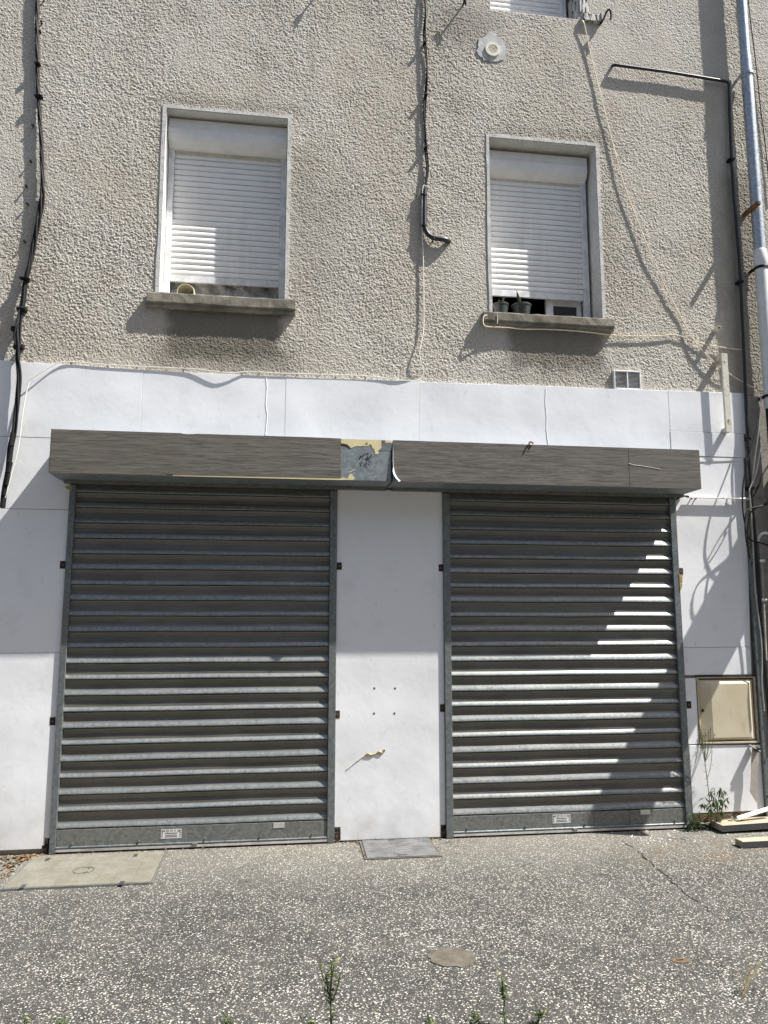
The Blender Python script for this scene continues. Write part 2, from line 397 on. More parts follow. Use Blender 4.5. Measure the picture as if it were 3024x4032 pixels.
# ------------------------------------------------------------------ world, sun, camera
w = bpy.data.worlds.new('World'); scn.world = w; w.use_nodes = True
nt = w.node_tree; bg = nt.nodes['Background']; sky = nt.nodes.new('ShaderNodeTexSky'); sky.sky_type = 'NISHITA'; sky.sun_disc = False
el = math.asin(SUN.z); sky.sun_elevation = el; sky.sun_rotation = math.atan2(SUN.x, SUN.y); sky.dust_density = 2.0
nt.links.new(sky.outputs[0], bg.inputs[0]); bg.inputs[1].default_value = .085
sl = bpy.data.lights.new('Sun', 'SUN'); sl.energy = 5.0; sl.angle = R(.53); sl.color = (1, .975, .93)
so = bpy.data.objects.new('Sun', sl); COL.objects.link(so); so.rotation_euler = (-SUN).to_track_quat('-Z', 'Y').to_euler(); so.location = (6, -4, 10)
cam = bpy.data.cameras.new('Camera'); cam.sensor_fit = 'VERTICAL'; cam.sensor_height = 36; cam.lens = FPX/PH*36; cam.clip_end = 500; cam.clip_start = .05
co = bpy.data.objects.new('Camera', cam); COL.objects.link(co); co.location = CAM
co.rotation_euler = Matrix((RGT, UPV, -FWD)).transposed().to_euler(); scn.camera = co
scn.view_settings.view_transform = 'Standard'; scn.view_settings.look = 'None'; scn.view_settings.gamma = 1; scn.view_settings.exposure = 0.95
scn.render.engine = 'CYCLES'; scn.cycles.max_bounces = 8

# ------------------------------------------------------------------ ground
g = MB(); g.add([(-60, -60, 0), (60, -60, 0), (60, 60, 0), (-60, 60, 0)], [(0, 1, 2, 3)])
tag(g.build('ground', 'asphalt'), 'grey asphalt pavement speckled with pale stone chips', None, kind='structure')
ck = MB()
cpts = [G(2024+.6028*a, 3032+.6028*b, .004) for a, b in ((735, 475), (800, 520), (900, 605), (960, 660), (1000, 690), (1070, 760), (1150, 830), (1230, 880), (1300, 935), (1420, 1000), (1550, 1062))]
cp = catmull(cpts, .03); vs = []; fs = []
for i, p in enumerate(cp):
    hw = random.uniform(.001, .006)*(1.1 if i < len(cp)*.6 else .7); d = Vector((.012*random.uniform(-1, 1), 0, 0))
    vs += [p+d+Vector((-hw, -hw*.3, 0)), p+d+Vector((hw, hw*.3, 0))]
for i in range(len(cp)-1):
    if random.random() < .9: fs.append((2*i, 2*i+1, 2*i+3, 2*i+2))
ck.add(vs, fs); tag(ck.build('pavement_crack', 'crack'), 'thin dark crack running diagonally across the pavement', None, kind='structure')

# ------------------------------------------------------------------ main building
W1 = (-.890, .020, 3.84, 5.335); W2 = (1.618, 2.513, 3.835, 5.332); W3 = (1.655, 2.40, 6.476, 8.0)
bld = thing('building', 'old building front in rough beige roughcast with three white shuttered windows', 'building', (0, 0, 0))
X0, X1, Z1 = -6.0, 3.93, 9.0; RD = .30
wb = MB()
RX0, RZ0, RZ1 = -2.6, 3.2, 7.7                                      # the area that carries real roughcast relief
xs = sorted({X0, X1, RX0, *W1[:2], *W2[:2], *W3[:2]}); zs = sorted({0, Z1, RZ0, RZ1, *W1[2:], *W2[2:], *W3[2:]})
def inside(x, z): return any(a < x < b and c < z < d for a, b, c, d in (W1, W2, W3))
for i in range(len(xs)-1):
    for j in range(len(zs)-1):
        if not inside((xs[i]+xs[i+1])/2, (zs[j]+zs[j+1])/2):
            a, b, c, d = xs[i], xs[i+1], zs[j], zs[j+1]
            if not (RX0 <= a and RZ0 <= c and d <= RZ1): wb.add([(a, 0, c), (b, 0, c), (b, 0, d), (a, 0, d)], [(0, 1, 2, 3)])
            wb.add([(a, RD, c), (b, RD, c), (b, RD, d), (a, RD, d)], [(3, 2, 1, 0)])
Y1 = 8.0
wb.add([(X0, 0, 0), (X0, Y1, 0), (X0, Y1, Z1), (X0, 0, Z1), (X1, 0, 0), (X1, Y1, 0), (X1, Y1, Z1), (X1, 0, Z1)], [(1, 0, 3, 2), (4, 5, 6, 7), (5, 1, 2, 6), (3, 7, 6, 2)])
wb.build('wall', 'stucco', bld)
import numpy as np
def roughcast(name, x0, x1, z0, z1, y, mat, parent, step=.0041, seed=3, holes=()):
    rng = np.random.default_rng(seed)
    bx = sorted({x0, x1, *[h[0] for h in holes], *[h[1] for h in holes if h[1] < x1]}); bz = sorted({z0, z1, *[h[2] for h in holes], *[h[3] for h in holes if h[3] < z1]})
    def lin(b):
        o = [b[0]]
        for p, q in zip(b, b[1:]):
            n = max(1, int(round((q-p)/step))); o += list(p+(q-p)*np.arange(1, n+1)/n)
        return np.array(o)
    gx, gz = lin(bx), lin(bz); nx, nz = len(gx), len(gz)
    fx = np.fft.fftfreq(nx)[None, :]; fz = np.fft.fftfreq(nz)[:, None]
    def field(sig, sd):
        f = np.fft.fft2(rng.standard_normal((nz, nx)))*np.exp(-2*(np.pi**2)*(sig**2)*(fx**2+fz**2))
        g = np.real(np.fft.ifft2(f)); return g/g.std()
    k = .0041/step
    lump = field(.62*k, 0)*1.0+field(1.05*k, 1)*.7-field(4*k, 2)*.2
    lump = np.clip(lump, -1.3, 1.7)
    coarse = np.clip(1+.15*field(70*k, 3)+.08*field(18*k, 5), .6, 1.5)
    h = (lump*.00105*coarse+field(18*k, 4)*.0006)
    X, Z = np.meshgrid(gx, gz); Y = y-.002-h
    dead = np.zeros((nz, nx), bool)
    for a, b, c, d in holes: dead |= (X > a-1e-6) & (X < b+1e-6) & (Z > c-1e-6) & (Z < d+1e-6)
    edge = (X < x0+1e-6) | (X > x1-1e-6) | (Z < z0+1e-6) | (Z > z1-1e-6) | dead
    Y[edge] = y
    co = np.stack([X, Y, Z], -1).reshape(-1, 3).astype(np.float32)
    ii = np.arange(nz*nx).reshape(nz, nx); q = np.stack([ii[:-1, :-1], ii[:-1, 1:], ii[1:, 1:], ii[1:, :-1]], -1)
    cx = (gx[:-1]+gx[1:])/2; cz = (gz[:-1]+gz[1:])/2; CX, CZ = np.meshgrid(cx, cz); keep = np.ones((nz-1, nx-1), bool)
    for a, b, c, d in holes: keep &= ~((CX > a) & (CX < b) & (CZ > c) & (CZ < d))
    q = q[keep].reshape(-1); nf = len(q)//4
    me = bpy.data.meshes.new(name); me.vertices.add(len(co)); me.vertices.foreach_set('co', co.ravel()); me.loops.add(len(q)); me.loops.foreach_set('vertex_index', q.astype(np.int32))
    me.polygons.add(nf); me.polygons.foreach_set('loop_start', np.arange(0, nf*4, 4, dtype=np.int32)); me.update(calc_edges=True)
    me.polygons.foreach_set('use_smooth', np.ones(nf, bool)); me.materials.append(M[mat])
    o = bpy.data.objects.new(name, me); COL.objects.link(o); o.parent = parent
    return o
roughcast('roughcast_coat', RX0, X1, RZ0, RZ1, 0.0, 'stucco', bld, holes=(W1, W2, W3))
pl = MB(); pl.box(3.655, 3.925, -.014, .01, 0, 3.27); pl.build('pilaster', 'pilaster', bld)
MB().add([(X0, .02, .0), (X1, .02, 0)], []) 
# the two small smooth mortar repairs below the sills
for pts in (((-1.02, 3.63), (-.86, 3.66), (-.84, 3.74), (-.93, 3.755), (-1.0, 3.74)), ((1.52, 3.66), (1.68, 3.64), (1.7, 3.735), (1.56, 3.745))): pass

def make_window(Wn, has_gap, sill, left_rail=True, top=True, slat_bottom=None, pitch=.0455):
    x0, x1, z0, z1 = Wn
    wn = part('window', bld)
    b = MB(); d = .004                                             # reveal lining, butted to the wall edge
    e = .0
    b.add([(x0, 0, z0), (x0, RD, z0), (x0, RD, z1), (x0, 0, z1)], [(0, 1, 2, 3)])
    b.add([(x1, 0, z0), (x1, RD, z0), (x1, RD, z1), (x1, 0, z1)], [(3, 2, 1, 0)])
    b.add([(x0, 0, z1), (x1, 0, z1), (x1, RD, z1), (x0, RD, z1)], [(0, 1, 2, 3)])
    b.add([(x0, 0, z0), (x1, 0, z0), (x1, RD, z0), (x0, RD, z0)], [(3, 2, 1, 0)])
    b.build('reveal', 'reveal' if sill else 'peel', wn)
    if sill:
        t = MB(); tw = .026                                        # thin painted band round the opening
        def wav(n, a, bb): return [a+(bb-a)*i/n for i in range(n+1)]
        o = [(x0-tw, z0)]+[(x0-tw+random.uniform(-.004, .004), z) for z in wav(9, z0+.1, z1)]+[(x0-tw, z1+tw)]
        o += [(x, z1+tw+random.uniform(-.004, .004)) for x in wav(7, x0+.06, x1-.06)]+[(x1+tw, z1+tw)]+[(x1+tw+random.uniform(-.004, .004), z) for z in wav(9, z1, z0+.1)]+[(x1+tw, z0)]
        n = len(o)
        inner = []
        for (x, z) in o: inner.append((min(max(x, x0), x1), min(max(z, z0), z1)))
        vs = [(x, -.0085, z) for x, z in o]+[(x, -.0085, z) for x, z in inner]+[(x, .002, z) for x, z in o]
        fs = [(i, i+1, i+1+n, i+n) for i in range(n-1)]+[(i+2*n, i+1+2*n, i+1, i) for i in range(n-1)]
        t.add(vs, fs); t.build('surround', 'trim', wn)
    yr, ys = .165, .19
    rw = .047
    zt = z1-.12
    if left_rail: MB().box(x0+.002, x0+rw, yr, yr+.05, z0+.002, zt-.02).build('guide_rail', 'white', wn, bev=.003)
    MB().box(x1-rw-(.02 if x0 > 1 else 0), x1-.002-(.02 if x0 > 1 else 0), yr, yr+.05, z0+.002, zt-.02).build('guide_rail', 'white', wn, bev=.003)
    xa, xb = x0+(rw if left_rail else .004), x1-rw-(.02 if x0 > 1 else 0)
    sb = slat_bottom; st = z1-.20 if top else z1
    prof = []
    z = sb+.055
    while z < st+.05:
        prof += [(ys+.012, z-.001), (ys+.012, z+.0015), (ys-.0005, z+.004), (ys-.004, z+.014), (ys-.0045, z+.026), (ys-.001, z+.038), (ys+.003, z+pitch-.0035)]
        z += pitch
    s = MB(); s.extrude_x(prof, [xa+.001+(xb-xa-.002)*i/6 for i in range(7)], .0006); s.build('shutter_curtain', 'slat', wn)
    s = MB(); s.box(xa+.001, xb-.001, ys-.006, ys+.012, sb, sb+.052); s.build('bottom_bar', 'white', wn, bev=.003)
    if top:
        w2_ = x0 > 1; hz = z1-(.034 if w2_ else .022); h = []                                         # rounded roller housing
        y0 = .112 if w2_ else .082
        h = [(yr+.06, hz), (y0, hz), (y0-.003, hz-.02), (y0-.003, hz-.06), (y0-.012, hz-.085), (y0-.006, hz-.13), (y0+.012, hz-.165), (y0+.042, hz-.19), (y0+.07, hz-.2), (yr+.06, hz-.2)]
        hb = MB(); hb.extrude_x(h, [x0+.006, x1-.004-(.025 if x0 > 1 else 0)], close=True); hb.build('shutter_housing', 'housing', wn)
        tl = MB(); tl.box(xa, xb, ys-.010, ys+.02, z1-.25, z1-.205); tl.build('lintel_strip', 'oldwhite', wn)
    bk = MB(); bk.box(x0, x1, RD+.25, RD+.28, z0-.1, sb+.4); 
    return wn
w1 = make_window(W1, True, True, slat_bottom=4.043)
w2 = make_window(W2, True, True, slat_bottom=4.082)
w3 = make_window(W3, False, False, left_rail=False, top=False, slat_bottom=6.40)
def make_sill(parent, x0, x1, z0, z1, p):
    b = MB(); n = 22
    prof = [(-p+.004, z1+.002), (-p, z1-.006), (-p-.001, z0+.022), (-p+.004, z0+.016), (-p+.012, z0+.014), (-p+.010, z0-.006), (-p+.03, z0-.014), (.0, z0-.012), (.16, z0-.012), (.16, z1+.012)]
    vs = []; m = len(prof)
    for i in range(n+1):
        x = x0+(x1-x0)*i/n
        vs += [(x+random.uniform(-.002, .002)*(0 < i < n), y+random.uniform(-.0022, .0022), z+random.uniform(-.0026, .0026)) for y, z in prof]
    fs = [(i*m+k, i*m+(k+1) % m, (i+1)*m+(k+1) % m, (i+1)*m+k) for i in range(n) for k in range(m)]
    fs += [tuple(range(m)), tuple(n*m+k for k in range(m-1, -1, -1))]
    b.add(vs, fs); b.build('sill', 'concrete', parent, bev=.004)
make_sill(w1, -.968, .102, 3.755, 3.848, .055); make_sill(w2, 1.532, 2.590, 3.757, 3.842, .055)
# window 1 gap: sheeting behind the raised shutter, hose poking out
wj = (-.84, -.03)
s = MB(); nx, nz = 40, 6; vs = []
for i in range(nx+1):
    for j in range(nz+1):
        x = -.842+.818*i/nx; z = 3.85+.235*j/nz
        vs.append((x, .24+.014*math.sin(i*.9+j*1.3)+.010*math.sin(i*.37-j)+random.uniform(-.006, .006), z))
s.add(vs, [(i*(nz+1)+j, (i+1)*(nz+1)+j, (i+1)*(nz+1)+j+1, i*(nz+1)+j+1) for i in range(nx) for j in range(nz)])
tag(s.build('plastic_sheet', 'sheet', smooth=True), 'crumpled grey plastic sheet closing the gap under the left shutter', 'plastic sheet')
hz = P(731, 1146, .115); hd = MB(); n = 28
prof = [(.062, .0), (.066, .004), (.066, .016), (.060, .022)]
def hose(mb, c, r, y0, y1, seg=9):
    vs, fs = [], []; rows = []
    for q in range(seg+1):
        yy = y0+(y1-y0)*q/seg; rr = r*(1 if q % 2 else .95)
        rows.append((yy, rr))
    inn = [(yy, rr*.93) for yy, rr in reversed(rows)]
    allr = rows[::-1]+inn[::-1]
    for yy, rr in allr:
        vs += [(c.x+rr*math.cos(2*math.pi*k/n), yy, c.z+rr*math.sin(2*math.pi*k/n)) for k in range(n)]
    for i in range(len(allr)-1):
        fs += [(i*n+k, i*n+(k+1) % n, (i+1)*n+(k+1) % n, (i+1)*n+k) for k in range(n)]
    mb.add(vs, fs)
hose(hd, Vector((hz.x, 0, P(731, 1148, .115).z)), .066, .115, .235, 10)
tag(hd.build('exhaust_hose', 'duct', smooth=True), 'cream ribbed exhaust hose poking through plastic sheet on the left sill', 'hose')
# window 2 gap: sash and pane
f2 = MB(); f2.box(2.14, 2.20, .225, .265, 3.85, 4.25); f2.box(2.405, 2.445, .23, .27, 3.85, 4.25); f2.box(2.2, 2.405, .235, .262, 4.05, 4.25); f2.box(2.2, 2.405, .238, .262, 3.85, 3.868)
f2.build('sash_frame', 'white', w2, bev=.004)
gl = MB(); gl.box(2.2, 2.405, .248, .254, 3.868, 4.05); gl.build('pane', 'glass', w2)
# pots
def pot_plant(u, v, y, r, label, leafs):
    c = P(u, v, y); c.z = 3.856
    t = thing('potted_plant', label, 'plant', c, 'small potted plants on the window sill')
    b = MB(); n = 24; rows = [(.78*r, 0), (.9*r, .07), (r, .115), (r*1.08, .118), (r*1.08, .128), (r*.98, .128), (r*.9, .10), (0.001, .10)]
    vs = []
    for rr, zz in rows: vs += [(c.x+rr*math.cos(2*math.pi*k/n), c.y+rr*math.sin(2*math.pi*k/n), c.z+zz) for k in range(n)]
    fs = [(i*n+k, i*n+(k+1) % n, (i+1)*n+(k+1) % n, (i+1)*n+k) for i in range(len(rows)-1) for k in range(n)]
    b.add(vs, fs); b.build('pot', 'pot', t, smooth=True)
    l = MB()
    for dx, dz, L, W in leafs: 
        p0 = c+Vector((0, 0, .105)); d = Vector((dx, -.15, dz)).normalized(); sd = Vector((dz, 0, -dx)).normalized(); pts = []
        for q in range(6):
            tt = q/5; ww = W*math.sin(math.pi*min(1, .15+tt*.85))
            m = p0+d*L*tt; pts += [m-sd*ww/2, m+Vector((0, -.006, 0)), m+sd*ww/2]
        l.add(pts, [(3*q+k, 3*q+k+1, 3*q+k+4, 3*q+k+3) for q in range(5) for k in range(2)])
    l.build('leaves', 'leaf_dark', t, smooth=True)
pot_plant(1972, 1232, .13, .060, 'grey pot at the corner of the right sill with one broad upright leaf', [(.28, 1, .10, .028), (-.25, .8, .07, .02)])
pot_plant(2053, 1238, .125, .074, 'wider grey pot nearer the window post with a tall arching leaf', [(-.3, 1, .15, .03), (-.35, .6, .05, .008), (.15, 1, .05, .006)])
# upper window old hinge timber
jb = MB(); jb.box(2.425, 2.50, -.012, .012, 6.535, 7.6); jb.build('jamb_board', 'peel', w3, bev=.003)
sill3 = MB(); sill3.box(1.655, 2.405, -.003, .02, 6.466, 6.475); 

def hook(u, v, label, flip=1):                                     # iron shutter stay with a curled end
    c = P(u, v, 0)
    t = thing('shutter_stay', label, 'hook', c, 'old iron shutter stays')
    b = MB(); b.tube([c, c+Vector((0, -.05, .0)), c+Vector((0, -.075, .005))], .007, 6); b.build('pin', 'black', t)
    b = MB(); b.tube([c+Vector((-.03*flip, -.075, .03)), c+Vector((-.005, -.078, .012)), c+Vector((.003, -.076, -.02)), c+Vector((.004*flip, -.078, -.05))], .009, 6, spline=True); b.build('catch', 'black', t)
hook(1822, 24, 'small black iron stay between the black cable and the upper window')
hook(1272, -48, 'black iron stay above the left window, its shadow on the roughcast', -1)
hb = P(2368, 78, -.01); t = thing('hinge_plate', 'weathered white hinge plate and bent black hook beside upper window', 'hinge', hb)
b = MB(); b.box(2.445, 2.60, -.03, .0, 6.455, 6.515); b.build('plate', 'peel', t, bev=.003)
b = MB(); b.tube([(2.60, -.02, 6.44), (2.615, -.05, 6.47), (2.63, -.07, 6.51), (2.655, -.075, 6.535), (2.67, -.07, 6.50), (2.665, -.07, 6.45)], .008, 6, spline=True); b.box(2.596, 2.604, -.036, .0, 6.44, 6.53); b.build('hook', 'black', t)

# ------------------------------------------------------------------ neighbour
nb = thing('neighbour_building', 'neighbouring roughcast building beyond the downpipe', 'building', (0, 0, 0))
b = MB(); b.box(3.935, 10, -.02, 8, 0, 9.2); b.build('wall', 'stucco_n', nb)
roughcast('roughcast_coat', 3.936, 4.75, 3.0, 7.8, -.0205, 'stucco_n', nb, seed=9)
sg = thing('projecting_sign', 'flat shop sign projecting from the neighbouring wall over the pavement', 'sign', (4.12, -.03, 2.35))
b = MB(); b.box(4.09, 4.15, -.72, -.06, 2.35, 3.0); b.build('sign_board', 'oldwhite', sg, bev=.004)
b = MB(); b.box(4.10, 4.14, -.06, -.02, 2.5, 2.54); b.build('arm', 'blackpipe', sg)
b = MB(); b.box(4.10, 4.14, -.06, -.02, 2.8, 2.84); b.build('arm', 'blackpipe', sg)
ob = thing('unseen_opposite_building', 'rendered building on the far side of the street', 'building', (0, -14, 0))  # out of view, added to hold sky light off the facade
b = MB(); b.box(-22, 26, -22, -14, 0, 11); b.build('wall', 'pilaster', ob)

# ------------------------------------------------------------------ white cladding sheets
GP = 'white cladding sheets on the shopfront'
PF, PB = -.030, -.004
def sheet(pts, label, yo=0.0, name='cladding_panel'):
    b = MB(); b.prism(pts, PF+yo, PB+yo*.5)
    cx = sum(p[0] for p in pts)/len(pts); zz = min(p[1] for p in pts)
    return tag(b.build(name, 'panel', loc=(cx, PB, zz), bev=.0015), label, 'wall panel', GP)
gpn = .0006
tops = [(-6, 3.30), (-1.938, 3.296), (-.971, 3.268), (.04, 3.262), (1.032, 3.268), (3.019, 3.284), (3.667, 3.29)]
def topz(x):
    for (a, za), (b_, zb) in zip(tops, tops[1:]):
        if a <= x <= b_: return za+(zb-za)*(x-a)/(b_-a)
def fascia(a, b_, zlo, label, yo=0.0):
    n = max(2, int((b_-a)/.25)); pts = [(a+gpn, zlo)]+[(b_-gpn, zlo)]+[(b_-gpn-(b_-a-2*gpn)*i/n, topz(b_-(b_-a)*i/n)+random.uniform(-.004, .004)) for i in range(n+1)]
    return sheet(pts, label, yo)
f1 = fascia(-6, -.971, 2.752, 'long white fascia sheet behind the black cable bundle')
f2_ = fascia(-.971, .04, 2.46, 'white fascia sheet with a wrinkled vertical film fold', .001)
f3 = fascia(.04, 1.032, 2.46, 'white fascia sheet above the bare metal end of the shutter box')
f4 = fascia(1.032, 3.019, 2.46, 'wide white fascia sheet under the square vent grille', .001)
sheet([(3.019+gpn, 2.962), (3.667, 2.958), (3.667, 3.291), (3.019+gpn, 3.285)], 'white fascia end sheet behind the top of the old sign bracket')
sheet([(3.019+gpn, 2.768), (3.640, 2.765), (3.640, 2.955), (3.019+gpn, 2.959)], 'narrow white strip sheet below the foot of the sign bracket', -.002)
sheet([(-6, 2.245), (-1.4235, 2.252), (-1.4235, 2.749), (-6, 2.749)], 'white sheet left of the shutter box crossed by its slanting shadow', .001)
sheet([(-6, 1.275), (-1.4235, 1.283), (-1.4235, 2.249), (-6, 2.242)], 'tall shaded white sheet left of the left shutter')
sheet([(-6, .035), (-1.455, .035), (-1.455, .10), (-1.4235, .10), (-1.4235, 1.280), (-6, 1.272)], 'sunlit white sheet standing behind the dry leaves', -.001)
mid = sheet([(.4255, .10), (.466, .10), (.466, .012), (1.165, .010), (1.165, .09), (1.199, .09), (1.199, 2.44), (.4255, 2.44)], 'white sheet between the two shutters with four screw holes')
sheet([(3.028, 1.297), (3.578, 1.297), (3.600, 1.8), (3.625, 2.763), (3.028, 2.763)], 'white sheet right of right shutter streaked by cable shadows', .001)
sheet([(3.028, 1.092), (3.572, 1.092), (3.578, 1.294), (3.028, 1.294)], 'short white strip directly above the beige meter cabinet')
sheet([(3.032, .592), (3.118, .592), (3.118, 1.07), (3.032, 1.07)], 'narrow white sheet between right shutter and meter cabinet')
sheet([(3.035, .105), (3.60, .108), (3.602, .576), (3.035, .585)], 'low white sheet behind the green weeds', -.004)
# film folds, holes and torn foam belong to their sheets
def fold(parent, uvs, r=.005):
    b = MB(); b.tube([P(u, v, PF+.0015) for u, v in uvs], r, 8, spline=True, step=.04); b.build('film_fold', 'panel', parent, smooth=True)
fold(f2_, [(1047, 1485), (1051, 1530), (1046, 1590), (1052, 1630), (1049, 1670), (1045, 1712)], .0034)
fold(f4, [(2149, 1530), (2147, 1590), (2152, 1640), (2151, 1690), (2158, 1748)], .0036)
for u, v in ((1474, 2710), (1556, 2710), (1473, 2809), (1553, 2809)):
    c = P(u, v, PF); MB().disc_prism(c, 0.0068, PF-.0015, PF+.001, 10).build('screw_hole', 'ink', mid)
b = MB(); b.tube([P(u, v, PF-.002) for u, v in ((1434, 2977), (1446, 2968), (1462, 2974), (1480, 2968), (1492, 2960), (1502, 2964), (1500, 2974))], [.004, .009, .007, .004, .009, .008, .003], 6)
b.tube([P(1512, 2950, PF), P(1516, 2956, PF-.002)], .007, 6); b.build('torn_foam', 'yellow', mid)
b = MB(); b.tube([P(u, v, PF-.001) for u, v in ((1432, 2976), (1415, 2990), (1395, 3005), (1365, 3030))], .004, 5, spline=True); b.build('scratch', 'chalk', mid)
b = MB(); 
tr = tag(MB().box(3.03, 3.60, -.032, -.004, .012, .103).build('base_board', 'base_wood', loc=(3.03, -.004, .012), bev=.003), 'damp brown base board behind the weeds at the foot of the wall', 'board')
fl = MB()                                                          # ragged flap hanging off the low sheet
fp = [(2988, 2945), (2978, 2975), (2972, 3010), (2965, 3085), (2953, 3120), (2955, 3130), (2975, 3160), (2982, 3155), (2983, 3145), (2976, 3085), (2988, 3050), (2992, 2985)]
pts = [P(u, v, -.075) for u, v in ((2962, 2938), (2988, 2955), (2988, 3010), (2978, 3085), (2984, 3140), (2978, 3160), (2953, 3118), (2957, 3060), (2958, 2985))]
fl.prism([(p.x, p.z) for p in pts], -.078, -.0745)
t = thing('torn_flap', 'torn curled flap hanging from the corner of the low white sheet', 'flap', P(2965, 2945, -.04))
fl.build('strip', 'brown_film', t)
b = MB(); q = P(2972, 2945, -.07); b.obox(q, (.022, -.004, -.014), (0, .03, .006), (.003, 0, .003)); b.build('curl', 'chalk', t, bev=.002)
q = P(2982, 2952, -.09); b = MB(); b.obox(q, (.013, 0, -.006), (0, .012, 0), (.006, 0, .014)); b.build('dark_fold', 'ink', t)
# small yellow insulation tongues beside the guides
for pts, lab in ((((2674, 2260), (2688, 2262), (2686, 2310), (2678, 2330)), 'yellow insulation edge showing beside right shutter guide'), (((256, 1918), (282, 1914), (282, 1938)), 'yellow insulation tongue at the top of left guide')):
    b = MB(); b.prism([(P(u, v, -.05).x, P(u, v, -.05).z) for u, v in pts], -.050, -.034)
    tag(b.build('insulation_scrap', 'yellow', loc=P(*pts[0], -.04)), lab, 'insulation', 'insulation scraps beside the guides')

# ------------------------------------------------------------------ roller shutters
RT, PT = .150, .1058
def text_mesh(txt, size, name, mat, parent, at, ext=.0004):
    cu = bpy.data.curves.new(name, 'FONT'); cu.body = txt; cu.size = size; cu.extrude = ext; cu.align_x = 'CENTER'; cu.align_y = 'CENTER'
    o = bpy.data.objects.new('tmp', cu); COL.objects.link(o); dg = bpy.context.evaluated_depsgraph_get(); dg.update()
    me = bpy.data.meshes.new_from_object(o.evaluated_get(dg)); bpy.data.objects.remove(o)
    me.transform(Matrix.Rotation(R(90), 4, 'X')); me.transform(Matrix.Translation(Vector(at)-worg(parent)))
    me.materials.clear(); me.materials.append(M[mat]); r = bpy.data.objects.new(name, me); COL.objects.link(r); r.parent = parent
    return r
def shutter(xa, xb, ga, gb, label, dz, st_px, pl_px, tabs, num):
    t = thing('roller_shutter', label, 'roller shutter', ((xa+xb)/2, -.03, 0), 'galvanised shopfront roller shutters')
    prof = []; z = RT+dz+PT*21.6
    k = int((2.46-RT-dz)/PT)+1
    for i in range(k):                                              # concave slats, alternately steep and shallow noses
        z0 = RT+dz+i*PT; s = .46 if i % 2 == 0 else .33
        prof += [(-.010, z0+.0004), (-.010, z0+.0038), (-.035, z0+.0046), (-.0375, z0+.0085), (-.0372, z0+.0125)]
        zt_ = z0+PT*s; dp_ = .0205*s/.5
        for q in range(1, 6):
            a = q/5; prof.append((-.0372+dp_*(.6*a+.4*(1-math.cos(a*math.pi/2))), z0+.0125+(zt_-z0-.0125)*a))
        prof += [(-.0372+dp_+.0004, zt_+.006), (-.0175, z0+PT*.70), (-.0235, z0+PT*.88), (-.0275, z0+PT*.965), (-.0270, z0+PT*.985), (-.0110, z0+PT*.992)]
    c = MB(); n = 24; m = len(prof); vs = []
    jz = [random.uniform(-.0016, .0016) for _ in range(k)]
    for i in range(n+1):
        x = xa+(xb-xa)*i/n; per = len(prof)//k
        for q, (y, z) in enumerate(prof):
            s_ = q//per
            vs.append((x, y+.0005*math.sin(i*.55+s_*1.7), z+.0010*math.sin(i*.4+s_)))
    c.add(vs, [(i*m+q, i*m+q+1, (i+1)*m+q+1, (i+1)*m+q) for i in range(n) for q in range(m-1)])
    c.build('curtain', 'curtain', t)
    r = MB(); r.box(xa, xb, -.038, -.012, .045, RT+dz-.002); r.build('bottom_rail', 'galv_dark', t, bev=.002)
    r = MB(); r.tube([(xa, -.040, .038), (xb, -.040, .038)], .008, 8); r.build('rail_tube', 'galv', t, smooth=True)
    r = MB(); r.box(xa, xb, -.046, -.015, .012, .029); r.build('edge_strip', 'silver', t, bev=.002)
    r = MB(); r.box(xa-.06, xb+.06, -.002, .0, .0, 2.46); r.build('backing', 'dark', t)
    for a, b_ in (ga, gb):
        gm = MB(); gm.box(a, b_, -.047, -.006, .004, 2.425); o = gm.build('guide_rail', 'galv', t, bev=.003)
    for u, v in tabs:
        p = P(u, v, PF-.002); tb = MB(); tb.box(p.x-.018, p.x+.018, PF-.002, -.006, p.z-.026, p.z+.026); o = tb.build('fixing_tab', 'hole', t)
        q = MB(); q.tube([(p.x, PF-.004, p.z), (p.x, PF, p.z)], .008, 6); q.build('bolt', 'base_wood', o)
    for u in st_px[2]:
        p = P(u[0], u[1], -.04); q = MB(); q.tube([(p.x, -.052, .064), (p.x, -.036, .064)], .006, 6); q.build('bolt', 'galv', t)
    p = P(*st_px[0], -.0385); s = MB(); s.box(p.x-.066, p.x+.066, -.0392, -.037, p.z-.029, p.z+.029); so_ = s.build('sticker', 'sticker', t)
    text_mesh(num, .019, 'number', 'ink', so_, (p.x, -.0396, p.z+.019))
    l = MB()
    for dz_, wd in ((.004, .040), (-.008, .036), (-.018, .040)): l.box(p.x-wd, p.x+wd, -.0398, -.0392, p.z+dz_-.0018, p.z+dz_+.0018)
    for sx in (-1, 1):
        for j in range(4): l.box(p.x+sx*.058-.004, p.x+sx*.058+.004, -.0398, -.0392, p.z+.02-j*.012-.003, p.z+.02-j*.012+.002)
    l.build('small_print', 'ink', so_)
    p = P(*pl_px, -.0385); s = MB(); s.box(p.x-.038, p.x+.038, -.0405, -.037, p.z-.017, p.z+.017); po = s.build('name_plate', 'silver', t, bev=.001)
    q = P(*st_px[1], -.045); s = MB(); s.box(q.x-.017, q.x+.017, -.055, -.040, .018, .040); s.build('lock_catch', 'galv_dark', t, bev=.004)
shutter(-1.380, .372, (-1.421, -1.381), (.374, .424), 'left galvanised roller shutter over the pale hatch cover', 0, ((674, 3283), (766, 3331), [(283, 3337), (547, 3326), (808, 3315), (1024, 3303), (1229, 3294)]), (1098, 3250), ((247, 2224), (207, 2840), (1336, 2229), (1328, 2813), (176, 3345), (1326, 3293)), '04 22 12 11 26')
